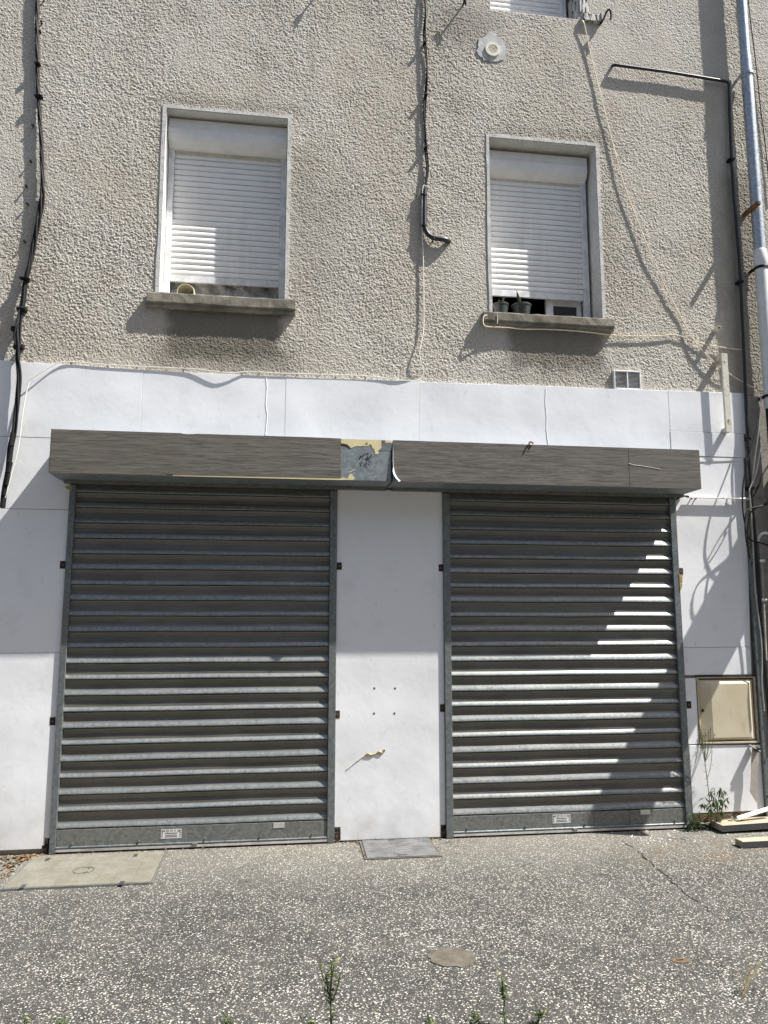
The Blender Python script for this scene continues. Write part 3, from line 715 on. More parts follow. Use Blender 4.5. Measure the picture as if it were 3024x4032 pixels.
shutter(1.252, 2.975, (1.2005, 1.2508), (2.975, 3.025), 'right galvanised roller shutter with the slanting patch of sun', -.004, ((2211, 3224), (2264, 3270), [(1840, 3272), (2070, 3263), (2304, 3253), (2484, 3247), (2660, 3240)]), (2541, 3197), ((1737, 2236), (1743, 2788), (2681, 2250), (2713, 2775), (1748, 3277)), '04 22 12 11 26')

# ------------------------------------------------------------------ shutter boxes
BF, ZB, ZT = -.310, 2.453, 2.746
def sbox(xa, xb, label, left):
    t = thing('shutter_box', label, 'shutter box', ((xa+xb)/2, PF, ZB), 'long metal boxes above the roller shutters')
    b = MB(); prof = [(BF+.003, ZT), (BF+.003, ZB), (-.07, ZB-.001), (-.032, ZB-.001), (-.032, ZT)]
    b.extrude_x(prof, [xa, xb], close=True); b.build('casing', 'zinc_panel', t, bev=.004)
    b = MB(); b.box(xa+.03, xb-.0, -.075, -.033, ZB-.022, ZB-.002); b.build('lower_lip', 'galv_dark', t)
    return t
lb = sbox(-1.486, .778, 'left shutter box in grey wood film with a bare metal end', True)
rb = sbox(.790, 3.082, 'right shutter box in grey wood film with a curled white corner', False)
b = MB(); b.prism([(-1.489, ZB+.002), (-.74, ZB+.002), (-.74, ZB+.010), (.426, ZB+.016), (.426, ZT+.001), (.2, ZT+.003), (-.55, ZT+.001), (-.62, ZT-.006), (-.66, ZT+.002), (-1.489, ZT+.001)], BF-.001, BF+.0025); b.build('wood_film', 'film', lb)
b = MB(); b.box(-1.4895, -1.4865, BF-.001, -.034, ZB+.002, ZT); b.build('side_film', 'film', lb)
b = MB(); b.prism([(-.70, ZB+.001), (.426, ZB+.001), (.426, ZB+.015), (-.70, ZB+.009)], BF+.0005, BF+.0028); b.build('film_remnant', 'cream_film', lb)
def cropP(x, y): return P(1320+x*.1808, 1700+y*.1808, BF)
def vinyl(pts, mat, name, parent, yo=.0006):
    q = [cropP(*p) for p in pts]; b = MB(); b.prism([(p.x, p.z) for p in q], BF+.003-yo-.0008, BF+.0033-yo*.2); return b.build(name, mat, parent)
vinyl([(130, 158), (1005, 178), (1005, 350), (932, 415), (957, 460), (920, 490), (862, 485), (872, 455), (848, 395), (860, 378), (808, 358), (795, 305), (770, 298), (800, 292), (760, 268), (725, 292), (740, 312), (680, 318), (600, 305), (540, 320), (480, 308), (400, 330), (338, 358), (318, 325), (270, 280), (210, 262), (130, 255)], 'cream_film', 'film_remnant', lb)
vinyl([(130, 256), (175, 254), (230, 268), (285, 300), (338, 358), (325, 358), (268, 318), (205, 292), (130, 292)], 'maroon', 'film_remnant', lb, .0016)
vinyl([(652, 260), (705, 218), (703, 290)], 'zinc_panel', 'film_tear', lb, .0016)
vinyl([(110, 1048), (112, 1030), (150, 1000), (170, 993), (225, 1015), (262, 1030), (285, 985), (300, 940), (345, 915), (378, 935), (395, 970), (422, 1000), (402, 1048)], 'cream_film', 'film_remnant', lb)
vinyl([(286, 880), (435, 808), (445, 822), (292, 893)], 'cream_film', 'film_remnant', lb)
vinyl([(1005, 180), (1095, 185), (1080, 238), (1010, 245)], 'film', 'film_remnant', lb)
vinyl([(1095, 188), (1238, 192), (1225, 236), (1085, 236)], 'cream_film', 'film_remnant', lb)
vinyl([(1008, 250), (1225, 245), (1215, 412), (960, 415), (940, 405), (1005, 350)], 'galv', 'lighter_scar', lb, .0003)
gl_ = MB()
for i in range(46):
    x = random.gauss(640, 95); y = random.gauss(600, 110); q = cropP(x, y); a = random.uniform(.001, .004); h = random.uniform(.0012, .006)
    if 500 < x < 840 and 470 < y < 800: gl_.box(q.x-a, q.x+a, BF+.0018, BF+.0032, q.z-h, q.z+h)
gl_.build('glue_mark', 'ink', lb)
b = MB(); b.prism([(.800, ZB+.045), (.790, ZB+.10), (.789, ZT+.001), (2.528, ZT+.001), (2.528, ZB+.002), (.862, ZB+.002), (.835, ZB+.012)], BF-.001, BF+.0025); b.build('wood_film', 'film', rb)
b = MB(); b.prism([(2.5305, ZB+.002), (3.085, ZB+.002), (3.085, ZT+.001), (2.5305, ZT+.001)], BF-.002, BF+.0025); b.build('wood_film', 'film', rb)
b = MB(); b.box(3.0825, 3.0855, BF-.001, -.034, ZB+.002, ZT); b.build('side_film', 'film', rb)
cl = MB(); vs = []; n = 12                                          # curled corner: the white back of the film rolls forward
edge = [cropP(*p) for p in ((1258, 330), (1262, 480), (1262, 620), (1272, 760), (1290, 860), (1320, 945), (1360, 1010), (1425, 1072))]
for i, p in enumerate(edge):
    rr = .002+.011*(i/7)
    for k in range(5):
        a = k/4*2.4; off = Vector((-rr*.9*math.sin(a)-(.0 if i < 4 else .010*(k/4)), -rr*(1-math.cos(a)), -rr*.4*math.sin(a))); vs.append(p+Vector((0, -.0015, 0))+off)
cl.add(vs, [(i*5+k, i*5+k+1, (i+1)*5+k+1, (i+1)*5+k) for i in range(7) for k in range(4)]); cl.build('curled_corner', 'white', rb, smooth=True)
b = MB(); b.tube([P(u, v, BF-.002) for u, v in ((2476, 1825), (2500, 1832), (2520, 1834), (2560, 1840), (2600, 1848))], .0022, 5); b.build('film_scratch', 'chalk', rb)
kp = P(2080, 1755, -.27); t = thing('wire_clip', 'small twisted black clip on the top edge of right shutter box', 'clip', kp)
b = MB(); b.tube([kp+Vector((-.012, -.055, -.008)), kp+Vector((-.008, -.05, .012)), kp+Vector((.006, -.045, .018)), kp+Vector((.022, -.05, .005))], .006, 6, spline=True, step=.01); b.tube([kp+Vector((0, -.045, .014)), kp+Vector((0, .0, .0))], .004, 5); b.build('wire', 'rust', t)

# ------------------------------------------------------------------ cables
def uvs(pts, y): return [P(p[0], p[1], p[2] if len(p) > 2 else y) for p in pts]
def cable(name, label, pts, r, mat, y, cat='cable', n=6, step=.04):
    p = uvs(pts, y); b = MB(); b.tube(p, r, n, spline=True, step=step)
    return tag(b.build(name, mat, loc=p[0], smooth=True), label, cat)
bun = [(148,-60,-.024),(148,0,-.024),(146,120,-.024),(147,241,-.022),(151,362,-.024),(158,482,-.028),(164,603,-.033),(168,723,-.034),(160,814,-.03),(142,904,-.026),(124,1000,-.03),(115,1050,-.034),(102,1095,-.038),(90,1180,-.045),(80,1235,-.05),(70,1303,-.055),(70,1366,-.065),(68,1411,-.068),(74,1479,-.07),(71,1547,-.07),(66,1615,-.07),(54,1705,-.07),(43,1764,-.072),(36,1841,-.075),(26,1886,-.075),(18,1945,-.075),(11,2000,-.07)]
bc = catmull(uvs(bun, -.05), .025)
t = thing('cable_bundle', 'twisted black cable bundle hanging down the left side of the wall', 'cable', bc[0])
for k in range(4):
    pts = []; L = 0
    for i, p in enumerate(bc):
        if i: L += (p-bc[i-1]).length
        a = L*(9 if p.z > 3.9 else 4)+k*math.pi/2; rr = .0075 if p.z > 4.6 else .011+.004*math.sin(L*7+k)
        pts.append(p+Vector((rr*math.cos(a), rr*.9*math.sin(a), 0)))
    b = MB(); b.tube(pts, .0095 if k < 3 else .007, 6); b.build('strand', 'black', t, smooth=True)
b = MB(); b.tube(uvs([(76,1215,-.07),(62,1290,-.085),(55,1330,-.08),(68,1385,-.07)], -.07), .007, 6, spline=True); b.build('loop', 'black', t, smooth=True)
for u, v, w_, h_ in ((145, 244, .02, .012), (149, 371, .028, .014), (97, 1096, .035, .012), (86, 1217, .034, .03), (60, 1295, .026, .034), (74, 1366, .034, .032)):
    c = P(u, v, -.055); b = MB(); yq = -.03 if v < 1000 else -.05; b.box(c.x-w_, c.x+w_, yq-.022, yq+.018, c.z-h_*.5, c.z+h_*.5); b.box(c.x-w_*.5, c.x+w_*.6, yq-.028, -.0, c.z-h_*.25, c.z+h_*.3); b.build('clamp', 'black', t, bev=.005)
for (u, v), (u2, v2) in (((50, 1705), (42, 1755)), ((42, 1780), (34, 1820)), ((42, 1820), (32, 1860)), ((33, 1865), (26, 1910)), ((20, 1925), (14, 1950)), ((14, 1960), (8, 2000))):
    b = MB(); b.tube([P(u, v, -.085), P(u2, v2, -.085)], .016, 8); b.build('splice_sleeve', 'black', t, smooth=True)
mid_c = [(1674,-60),(1674,0),(1675,60),(1671,121),(1673,170),(1680,241),(1681,300),(1676,374),(1672,440),(1675,512),(1677,579),(1683,663),(1676,723),(1674,752)]
bc = catmull(uvs(mid_c, -.019), .025); t = thing('cable_pair', 'thin black twisted cable running down between the two windows', 'cable', bc[0])
for k in range(2):
    pts = []; L = 0
    for i, p in enumerate(bc):
        if i: L += (p-bc[i-1]).length
        a = L*6+k*math.pi; pts.append(p+Vector((.007*math.cos(a), .007*math.sin(a)-.003*math.sin(L*4), 0)))
    b = MB(); b.tube(pts, .0062, 6); b.build('strand', 'black', t, smooth=True)
for u, v in ((1672, 168), (1677, 374), (1677, 580)):
    c = P(u, v, -.03); b = MB(); b.box(c.x-.012, c.x+.012, -.05, .0, c.z-.008, c.z+.008); b.build('clip', 'black', t, bev=.003)
cdt = uvs([(1673,745,-.024),(1672,800,-.024),(1672,880,-.025),(1676,905,-.027),(1688,925,-.03),(1710,937,-.034),(1735,941,-.036),(1755,944,-.033),(1766,950,-.01),(1768,952,.01)], -.05)
t = thing('conduit', 'bent grey black conduit that ends in the wall between the windows', 'conduit', cdt[0])
b = MB(); b.tube(cdt, .019, 12, spline=True, step=.02); b.build('tube', 'conduit', t, smooth=True)
for u, v in ((1672, 762), (1673, 885)):
    c = P(u, v, -.05); b = MB(); b.tube([(c.x, -.026, c.z-.007), (c.x, -.026, c.z+.007)], .023, 12); b.box(c.x-.006, c.x+.006, -.05, 0, c.z-.006, c.z+.006); b.build('clamp', 'black', t)
c = P(1710, 937, -.06); b = MB(); b.tube([c, c+Vector((-.012, .06, -.012))], .005, 6); b.build('wall_peg', 'black', t)
cable('white_cable', 'long white cable dropping from conduit and running along the fascia top', [(1676,735,-.03),(1670,730,-.032),(1664,745,-.034),(1662,860,-.03),(1663,930,-.022),(1666,1000,-.02),(1668,1150,-.018),(1668,1290,-.02),(1660,1345,-.03),(1651,1390,-.035),(1660,1435,-.03),(1667,1465,-.022),(1661,1482,-.02),(1646,1497,-.022),(1573,1497,-.035),(1500,1487,-.035),(1410,1479,-.035),(1300,1475,-.035),(1120,1470,-.035),(1000,1464,-.036),(964,1464,-.036),(920,1468,-.046),(874,1466,-.052),(810,1458,-.046),(753,1452,-.04),(640,1447,-.036),(542,1443,-.036),(400,1434,-.036),(283,1425,-.036),(226,1429,-.045),(170,1462,-.055),(125,1490,-.06),(115,1503,-.06),(106,1535,-.06),(90,1621,-.065),(78,1723,-.07),(66,1790,-.075),(51,1844,-.08),(36,1900,-.085),(26,1940,-.085),(16,1975,-.08)], .0043, 'cable_white', -.03)
cable('beige_cable', 'thin beige cable slanting from the upper window down to the downpipe', [(2289,95,-.015),(2291,80,-.024),(2300,92,-.026),(2310,140,-.022),(2325,211,-.019),(2362,362,-.018),(2410,555,-.018),(2458,729,-.021),(2512,874,-.022),(2560,995,-.024),(2627,1145,-.018),(2687,1259,-.014),(2735,1344,-.025),(2802,1416,-.03),(2862,1464,-.03),(2928,1506,-.03),(3012,1549,-.05)], .0046, 'cable_beige', -.025)
cable('sill_cable', 'beige cable wrapped under the right window sill and along the wall', [(1940,1240,-.03),(1912,1242,-.058),(1903,1250,-.062),(1902,1268,-.064),(1908,1282,-.062),(1930,1287,-.048),(2000,1290,-.040),(2060,1296,-.038),(2150,1297,-.038),(2235,1301,-.038),(2330,1310,-.038),(2380,1316,-.03),(2404,1319,-.02),(2506,1324,-.018),(2597,1323,-.016),(2657,1319,-.015),(2717,1335,-.016),(2777,1356,-.02),(2868,1371,-.02),(2928,1377,-.02)], .0048, 'cable_beige', -.03)
b = MB(); b.tube(uvs([(1958,1240),(1959,1258),(1958,1274)], -.059), .0035, 5); tag(b.build('cable_tie', 'cable_white', loc=P(1958, 1240, -.059)), 'white tie around the left end of right window sill', 'tie')
# black cables and loops in the corner beside the downpipe
cable('black_cable', 'loose black cable arcing along the edge of the right white sheet', [(2981,1662,-.10),(2978,1690,-.11),(2955,1773,-.125),(2943,1817,-.13),(2927,1898,-.13),(2923,1966,-.13),(2926,2020,-.125),(2933,2060,-.12),(2940,2101,-.11),(2950,2120,-.10),(2965,2131,-.1),(2997,2138,-.1),(3024,2147,-.1),(3060,2165,-.1)], .0055, 'black', -.1)
cable('looped_cable', 'black cable loops tied behind the black gas pipe', [(3020,1985,-.12),(3000,1993,-.14),(2960,2000,-.15),(2940,2012,-.16),(2934,2050,-.17),(2936,2110,-.17),(2944,2160,-.16),(2953,2200,-.15),(2944,2150,-.14),(2943,2090,-.14),(2950,2040,-.14),(2960,2012,-.14),(3000,1990,-.13),(3030,1975,-.1)], .0055, 'black', -.1)
cable('drooping_cable', 'black double cable drooping from the dark drain to gas pipe', [(3040,1810,-.12),(3015,1845,-.15),(3000,1880,-.17),(2985,1920,-.17),(2966,1955,-.13),(2975,1930,-.11),(2990,1905,-.12),(3002,1870,-.13),(3030,1830,-.12)], .005, 'black', -.1)
cable('pale_cable', 'pale grey cable winding down in the shaded corner strip', [(2996,1560,-.09),(2995,1600,-.1),(2990,1660,-.1),(2985,1710,-.1),(2972,1803,-.09),(2962,1900,-.08),(2951,1925,-.08),(2954,1966,-.085),(2957,2006,-.085),(2962,2080,-.085),(2964,2115,-.08),(2968,2200,-.08),(2973,2308,-.08),(2987,2433,-.08),(2998,2525,-.08),(3001,2610,-.08),(3000,2688,-.08),(3010,2800,-.08)], .005, 'pale', -.09)
cable('thin_pale_cable', 'second pale cable hanging beside the dark drain', [(2997,1762,-.12),(2990,1790,-.12),(2981,1844,-.1),(2974,1870,-.09),(2964,1900,-.08)], .0045, 'pale', -.1)
cable('facade_cable', 'thin black cable on the neighbouring wall right of the downpipe', [(2944,-40),(2946,0),(2957,100),(2970,200),(2983,310),(2994,420),(3003,490),(3012,560),(3022,660),(3035,800)], .0045, 'black', -.035)

# ------------------------------------------------------------------ pipes
gp = uvs([(2408,262,.01),(2414,258,-.02),(2419,256,-.034),(2440,258,-.036),(2627,283,-.036),(2850,319,-.036),(2864,322,-.036),(2870,332,-.036),(2872,420,-.030),(2880,627,-.036),(2890,780,-.036),(2901,904,-.036),(2910,1010,-.036),(2916,1109,-.038),(2928,1362,-.045),(2940,1663,-.055),(2955,1904,-.06),(2973,2121,-.06),(2990,2330,-.06),(3010,2600,-.06),(3040,2950,-.06)], -.036)
t = thing('gas_pipe', 'slim black pipe bending from the wall and running down the corner', 'pipe', gp[0])
b = MB(); b.tube(gp, .0125, 10); b.build('tube', 'blackpipe', t, smooth=True)
for u, v in ((2880, 627), (2916, 1109), (2944, 1727), (2957, 1922)):
    c = P(u, v, -.045); b = MB(); b.box(c.x-.022, c.x+.022, -.06, -.0, c.z-.011, c.z+.011); b.build('clamp', 'black', t, bev=.004)
px_ = 3.852; py_ = -.085
dp = thing('downpipe', 'tall rain downpipe in grey zinc with a white lower length', 'downpipe', (px_, py_, 3.0))
zt_ = P(2975, 993, py_).z; ze = P(3010, 1608, py_).z; zj = P(2940, 232, py_).z
b = MB(); b.tube([(px_-.006, py_, 8.5), (px_-.002, py_, zj)], .041, 20); b.tube([(px_-.002, py_, zj+.01), (px_, py_, zt_)], .046, 20); b.build('zinc_pipe', 'zinc', dp, smooth=True)
b = MB(); b.tube([(px_, py_, zt_-.10), (px_, py_, ze)], .049, 20); b.build('white_pipe', 'drain', dp, smooth=True)
b = MB(); b.tube([(px_, py_, zt_+.02), (px_, py_, zt_), (px_, py_, zt_-.10), (px_, py_, zt_-.115)], [.047, .055, .055, .05], 20); b.build('socket', 'drain', dp, smooth=True)
for v, mt in ((300, 'zinc'), (1057, 'black'), (1560, 'black')):
    z = P(2990, v, py_).z; b = MB(); b.tube([(px_, py_, z-.011), (px_, py_, z+.011)], .054, 20); b.box(px_-.055, px_-.04, py_-.01, 0, z-.01, z+.01); b.build('clamp', mt, dp)
b = MB(); b.tube([(px_+.002, py_, ze+.02), (px_+.004, py_, .0)], .044, 16); 
lp = tag(b.build('drain_pipe', 'blackpipe', loc=(px_, py_, 0), smooth=True), 'dark lower drain pipe in the shaded corner under the white pipe', 'pipe')
wp = thing('water_pipe', 'thin off-white pipe with joints rising in the dark corner', 'pipe', P(3010, 2500, -.15))
pp = uvs([(2984,2130,-.06),(2992,2108,-.1),(3010,2098,-.13),(3040,2105,-.13)], -.1); b = MB(); b.tube(pp, .010, 8, spline=True); b.build('bend', 'drain', wp, smooth=True)
pp = uvs([(2990,2140,-.06),(2997,2210,-.06),(3004,2370,-.06),(3014,2600,-.06)], -.06); b = MB(); b.tube(pp, .014, 10); b.build('tube', 'pilaster', wp, smooth=True)
for u, v in ((2998, 2208), (3005, 2362)):
    c = P(u, v, -.062); b = MB(); b.tube([(c.x-.02, -.07, c.z), (c.x+.02, -.07, c.z)], .012, 8); b.build('joint', 'drain', wp)
gs = MB(); gs.box(3.602, 3.607, -.055, -.012, .045, 2.045); gs.box(3.607, 3.652, -.055, -.051, .045, 2.045); gs.box(3.648, 3.652, -.051, -.015, .045, 2.045)
t = thing('steel_post', 'galvanised steel channel post at the edge of the white sheets', 'post', (3.63, -.03, .045)); gs.build('channel', 'galv', t, bev=.002)
b = MB()
for k in range(8): z = .2+.245*k; b.box(3.612, 3.619, -.0565, -.0545, z, z+.022)
b.build('slot', 'ink', t)
# white trunking strip with stand-offs
ta, tb = P(2705, 1956, -.06), P(2958, 1966, -.06)
t = thing('trunking_strip', 'narrow white strip bridging from right shutter box to the corner', 'strip', ta)
z0 = (ta.z+tb.z)/2; b = MB(); b.box(ta.x, tb.x-.08, -.062, -.042, z0-.004, z0+.004); b.build('strip', 'white', t, bev=.002)
b = MB(); b.tube([(tb.x-.09, -.05, z0), (tb.x+.02, -.05, z0)], .009, 8); b.build('tube_end', 'drain', t, smooth=True)
for u in (2725, 2742):
    c = P(u, 1960, -.05); b = MB(); b.box(c.x-.003, c.x+.003, -.05, -.028, z0-.012, z0-.003); b.build('standoff', 'rust', t)
b = MB(); b.tube(uvs([(2662,1968,-.055),(2675,1958,-.06),(2695,1953,-.062),(2712,1955,-.06)], -.06), .007, 6, spline=True); b.build('tape_end', 'black', t, smooth=True)
b = MB(); b.prism([(P(u, v, -.034).x, P(u, v, -.034).z) for u, v in ((2708, 1806), (2765, 1810), (2830, 1808), (2908, 1806), (2910, 1812), (2840, 1816), (2760, 1818), (2708, 1822))], -.0335, -.0305)
tag(b.build('film_wrinkle', 'panel', loc=P(2708, 1815, -.034)), 'wrinkled white film edge running right from right shutter box', 'film')

# ------------------------------------------------------------------ brackets, vents
def bracket_bar(a, d, w_, h_, mat, name, parent=None):
    a = Vector(a); d = Vector(d); b = MB(); b.obox(a+d/2, d/2, (w_, 0, 0), (0, 0, h_)); return b
a = Vector((3.795, 0, 4.835)); t = thing('rusty_bracket', 'rusty square steel tube sticking out across the downpipe', 'bracket', a)
b = bracket_bar(a, (.005, -.195, 0), .014, .017, 'rust', ''); b.build('tube', 'rust', t, bev=.002)
b = MB(); b.box(a.x+.005-.009, a.x+.005+.009, -.1962, -.1945, a.z-.012, a.z+.012); b.build('end_opening', 'ink', t)
a = Vector((3.462, 0, 3.81)); t = thing('pipe_stub', 'short cut steel stub above the old sign bracket', 'bracket', a)
b = bracket_bar(a, (0, -.075, 0), .015, .013, 'oldwhite', ''); b.build('tube', 'oldwhite', t, bev=.002)
b = MB(); b.box(a.x-.011, a.x+.011, -.0765, -.074, a.z-.009, a.z+.009); b.build('end_opening', 'ink', t)
yb = -.085
t = thing('sign_bracket', 'old chipped white sign bracket with an upright bar on two arms', 'bracket', (3.46, 0, 2.95))
zt2, zb2 = P(2856, 1392, yb).z, P(2866, 1702, yb).z; xa_, xb_ = P(2841, 1400, yb).x, P(2863, 1400, yb).x
b = MB(); b.box(xa_, xb_, yb-.004, yb+.004, zb2, zt2); b.box(xa_-.004, xa_, yb-.004, yb+.014, zb2, zt2); b.build('upright_bar', 'oldwhite', t, bev=.0015)
for z in (zt2-.022, zb2+.022):
    b = MB(); b.box(xa_, xa_+.035, yb+.004, .0 if z > 3.3 else PF, z-.020, z+.020); b.build('arm', 'oldwhite', t, bev=.002)
b = MB()
for z in (zt2-.07, zb2+.08, zb2+.095): b.disc_prism(Vector((xa_+.02, 0, z)), .006, yb-.0052, yb-.0035, 8)
b.build('bolt_hole', 'rust', t)
va, vb = P(2415, 1458, -.02), P(2524, 1537, -.02)
t = thing('vent_grille', 'white square vent grille with two columns of louvres', 'vent', ((va.x+vb.x)/2, -.01, vb.z))
x0, x1, z0, z1 = va.x, vb.x, vb.z, va.z; e = .010; mx_ = (x0+x1)/2
b = MB(); b.box(x0, x0+e, -.028, -.0, z0, z1); b.box(x1-e, x1, -.028, 0, z0, z1); b.box(x0+e, x1-e, -.028, 0, z1-e, z1); b.box(x0+e, x1-e, -.028, 0, z0, z0+e); b.box(mx_-.005, mx_+.005, -.027, 0, z0+e, z1-e); b.build('frame', 'white', t, bev=.002)
b = MB(); b.box(x0+e, x1-e, -.004, -.002, z0+e, z1-e); b.build('backing', 'dark', t)
b = MB()
for s0, s1 in ((x0+e, mx_-.005), (mx_+.005, x1-e)):
    k = 13
    for i in range(k):
        z = z0+e+(z1-z0-2*e)*(i+.5)/k; b.obox(((s0+s1)/2, -.015, z), ((s1-s0)/2, 0, 0), (0, -.008, -.0035), (0, -.0006, .0012))
b.build('louvre', 'white', t)
c = P(1940, 195, -.01); t = thing('round_vent', 'round cream vent in a pale smooth plaster patch', 'vent', c)
pp = [(1535, 208), (1500, 250), (1466, 262), (1466, 300), (1452, 340), (1470, 365), (1502, 393), (1560, 408), (1630, 398), (1648, 335), (1622, 262), (1590, 245), (1570, 216)]
pts = []
for i, (x, y) in enumerate(pp):
    p, q = P(1000+x*.6028, y*.6028), P(1000+pp[(i+1) % len(pp)][0]*.6028, pp[(i+1) % len(pp)][1]*.6028)
    for k in range(4): m = p.lerp(q, k/4); pts.append((m.x+random.uniform(-.006, .006), m.z+random.uniform(-.006, .006)))
b = MB(); b.prism(pts, -.0085, .002); b.build('plaster_patch', 'plaster', t)
b = MB(); b.ring(c, .038, .062, -.019, -.007, 36)
for r0 in (.0, .012, .021, .030): b.ring(c, r0+.0001, r0+.0045, -.0175, -.008, 28)
b.box(c.x-.002, c.x+.002, -.016, -.009, c.z-.04, c.z+.04); b.box(c.x-.04, c.x+.04, -.0162, -.009, c.z-.002, c.z+.002)
b.build('grille', 'cream', t)
b = MB(); b.disc_prism(c, .039, -.0115, -.0105, 28); b.build('backing', 'ink', t)

# ------------------------------------------------------------------ meter cabinet
t = thing('meter_cabinet', 'beige meter cabinet with a ribbed door among the low white sheets', 'meter cabinet', (3.36, -.03, .60))
x0, x1, z0, z1 = 3.122, 3.598, .592, 1.078
b = MB(); e = .014
b.box(x0, x0+e, -.036, .0, z0, z1); b.box(x1-e, x1, -.036, 0, z0, z1); b.box(x0+e, x1-e, -.036, 0, z1-e*.8, z1); b.box(x0+e, x1-e, -.042, 0, z0, z0+e); b.build('frame', 'cover_frame', t, bev=.002)
b = MB(); b.box(x0+e, x1-e, -.012, -.010, z0+e, z1-e); b.build('recess', 'hole', t)
dx0, dx1, dz0, dz1 = x0+e+.006, x1-e-.008, z0+e+.006, z1-e-.008
b = MB(); bv = .045; bl = .085; yo, yi = -.022, -.046
o = [(dx0, yo, dz0), (dx1, yo, dz0), (dx1, yo, dz1), (dx0, yo, dz1)]; i_ = [(dx0+bl, yi, dz0+.02), (dx1-bv, yi, dz0+.02), (dx1-bv, yi, dz1-.028), (dx0+bl, yi, dz1-.028)]
bk_ = [(x, -.011, z) for x, y, z in o]
b.add(o+i_+bk_, [(4, 5, 6, 7)]+[(k, (k+1) % 4, 4+(k+1) % 4, 4+k) for k in range(4)]+[(8+k, 8+(k+1) % 4, (k+1) % 4, k) for k in range(4)])
dr = b.build('door', 'cover', t, bev=.004)
lk_ = P(2768, 2798, -.035); b = MB(); b.disc_prism(lk_, .010, lk_.y-.002, lk_.y+.008, 12); b.build('lock', 'ink', dr)
b = MB(); b.box(x0+.005, x1-.002, -.040, -.006, z1+.0005, z1+.010); b.build('drip_strip', 'hole', t)

# ------------------------------------------------------------------ nails
def nail(p, L, r, label, group, mat='black'):
    b = MB(); b.tube([p, p+Vector((0, -L, -.003))], r, 6); b.tube([p+Vector((0, -L, -.003)), p+Vector((0, -L-.004, -.003))], r*1.7, 6)
    tag(b.build('nail', mat, loc=p), label, 'nail', group)
for u, v in ((174, 5), (166, 94), (161, 130), (133, 500), (124, 641), (107, 738), (112, 808), (101, 955)):
    nail(P(u, v), .026, .006, 'small black nail stub in the roughcast beside the hanging cable bundle', 'nail stubs beside the cable bundle')
for u, v in ((118, 1426), (283, 1434), (425, 1445), (540, 1446), (592, 1449), (730, 1450), (874, 1463), (958, 1466), (1021, 1470), (1124, 1473), (1169, 1479), (1262, 1471), (1320, 1488), (1398, 1484), (1437, 1491), (1545, 1495)):
    nail(P(u, v), .022, .004, 'tiny rusty nail along the top edge of the white fascia', 'nails along the fascia top edge', 'rust')

# ------------------------------------------------------------------ ground furniture
hx0, hx1, hy0, hy1 = -1.50, -.667, -.715, -.105
t = thing('hatch_cover', 'pale ribbed composite hatch cover in the pavement before left shutter', 'hatch cover', ((hx0+hx1)/2, (hy0+hy1)/2, 0))
b = MB(); b.box(hx0+.015, hx1-.015, hy0+.015, hy1-.012, .001, .014); b.build('lid', 'hatch', t, bev=.003)
b = MB(); b.box(hx0, hx1, hy0, hy0+.011, .001, .0115); b.box(hx0, hx1, hy1-.010, hy1, .001, .0115); b.box(hx0, hx0+.011, hy0+.011, hy1-.010, .001, .0115); b.box(hx1-.011, hx1, hy0+.011, hy1-.010, .001, .0115); b.build('frame', 'galv_dark', t)
for a_, b_ in ((310, 585), (885, 557), (150, 760), (795, 738)):
    c = G(a_*.6028, 3032+b_*.6028, .014); s = MB(); s.box(c.x-.012, c.x+.012, c.y-.03, c.y+.03, .012, .0155); s.build('lifting_slot', 'darkpaint', t)
c = G(545*.6028, 3032+655*.6028, .014); rg = MB(); n = 28; vs = []
for off, r0 in ((-.012, .048), (.012, .048)):
    vs = []
    for k in range(n+1):
        a = R(20)+k/n*R(320 if off < 0 else 180)-(R(110) if off > 0 else 0); vs += [(c.x+off+(r0-.004)*math.cos(a), c.y+(r0-.004)*math.sin(a)*1.25, .0155), (c.x+off+r0*math.cos(a), c.y+r0*math.sin(a)*1.25, .0155)]
    rg.add(vs, [(2*k, 2*k+1, 2*k+3, 2*k+2) for k in range(n)])
rg.build('ring_emblem', 'darkpaint', t)
t = thing('access_plate', 'small grey checker plate lid in front of the middle white sheet', 'access plate', (.83, -.23, 0))
b = MB(); b.prism_z([(.601, -.428), (1.068, -.430), (1.066, -.042), (.612, -.04)], .002, .012); b.build('plate', 'plate', t, bev=.002)
b = MB(); b.prism_z([(.588, -.442), (1.085, -.444), (1.085, -.4315), (.588, -.4295)], .001, .007); b.prism_z([(1.070, -.43), (1.085, -.43), (1.085, -.03), (1.068, -.03)], .001, .007); b.prism_z([(.586, -.43), (.600, -.43), (.611, -.03), (.594, -.03)], .001, .007); b.build('rim', 'mortar', t)
b = MB(); b.box(.80, .86, -.408, -.395, .0105, .013); b.box(.79, .84, -.065, -.055, .0105, .013); b.build('lifting_slot', 'ink', t)
def blob(c, rx, ry, n=26, j=.08):
    return [(c.x+rx*math.cos(2*math.pi*k/n)*random.uniform(1-j, 1+j), c.y+ry*math.sin(2*math.pi*k/n)*random.uniform(1-j, 1+j)) for k in range(n)]
c = G(1786, 3772); b = MB(); b.prism_z(blob(c, .107, .098, 30, .13), -.02, .004); tag(b.build('mortar_patch', 'mortar', loc=(c.x, c.y, 0)), 'round brownish mortar patch in the open pavement', 'patch')
c = G(2682, 3783); t = thing('valve_lid', 'small rusty oval valve lid in the pavement', 'lid', c)
b = MB(); b.prism_z(blob(c, .045, .026, 20, .12), -.02, .003); b.build('lid', 'base_wood', t); b = MB(); b.box(c.x-.02, c.x+.012, c.y-.003, c.y+.004, .001, .005); b.build('slot', 'ink', t)

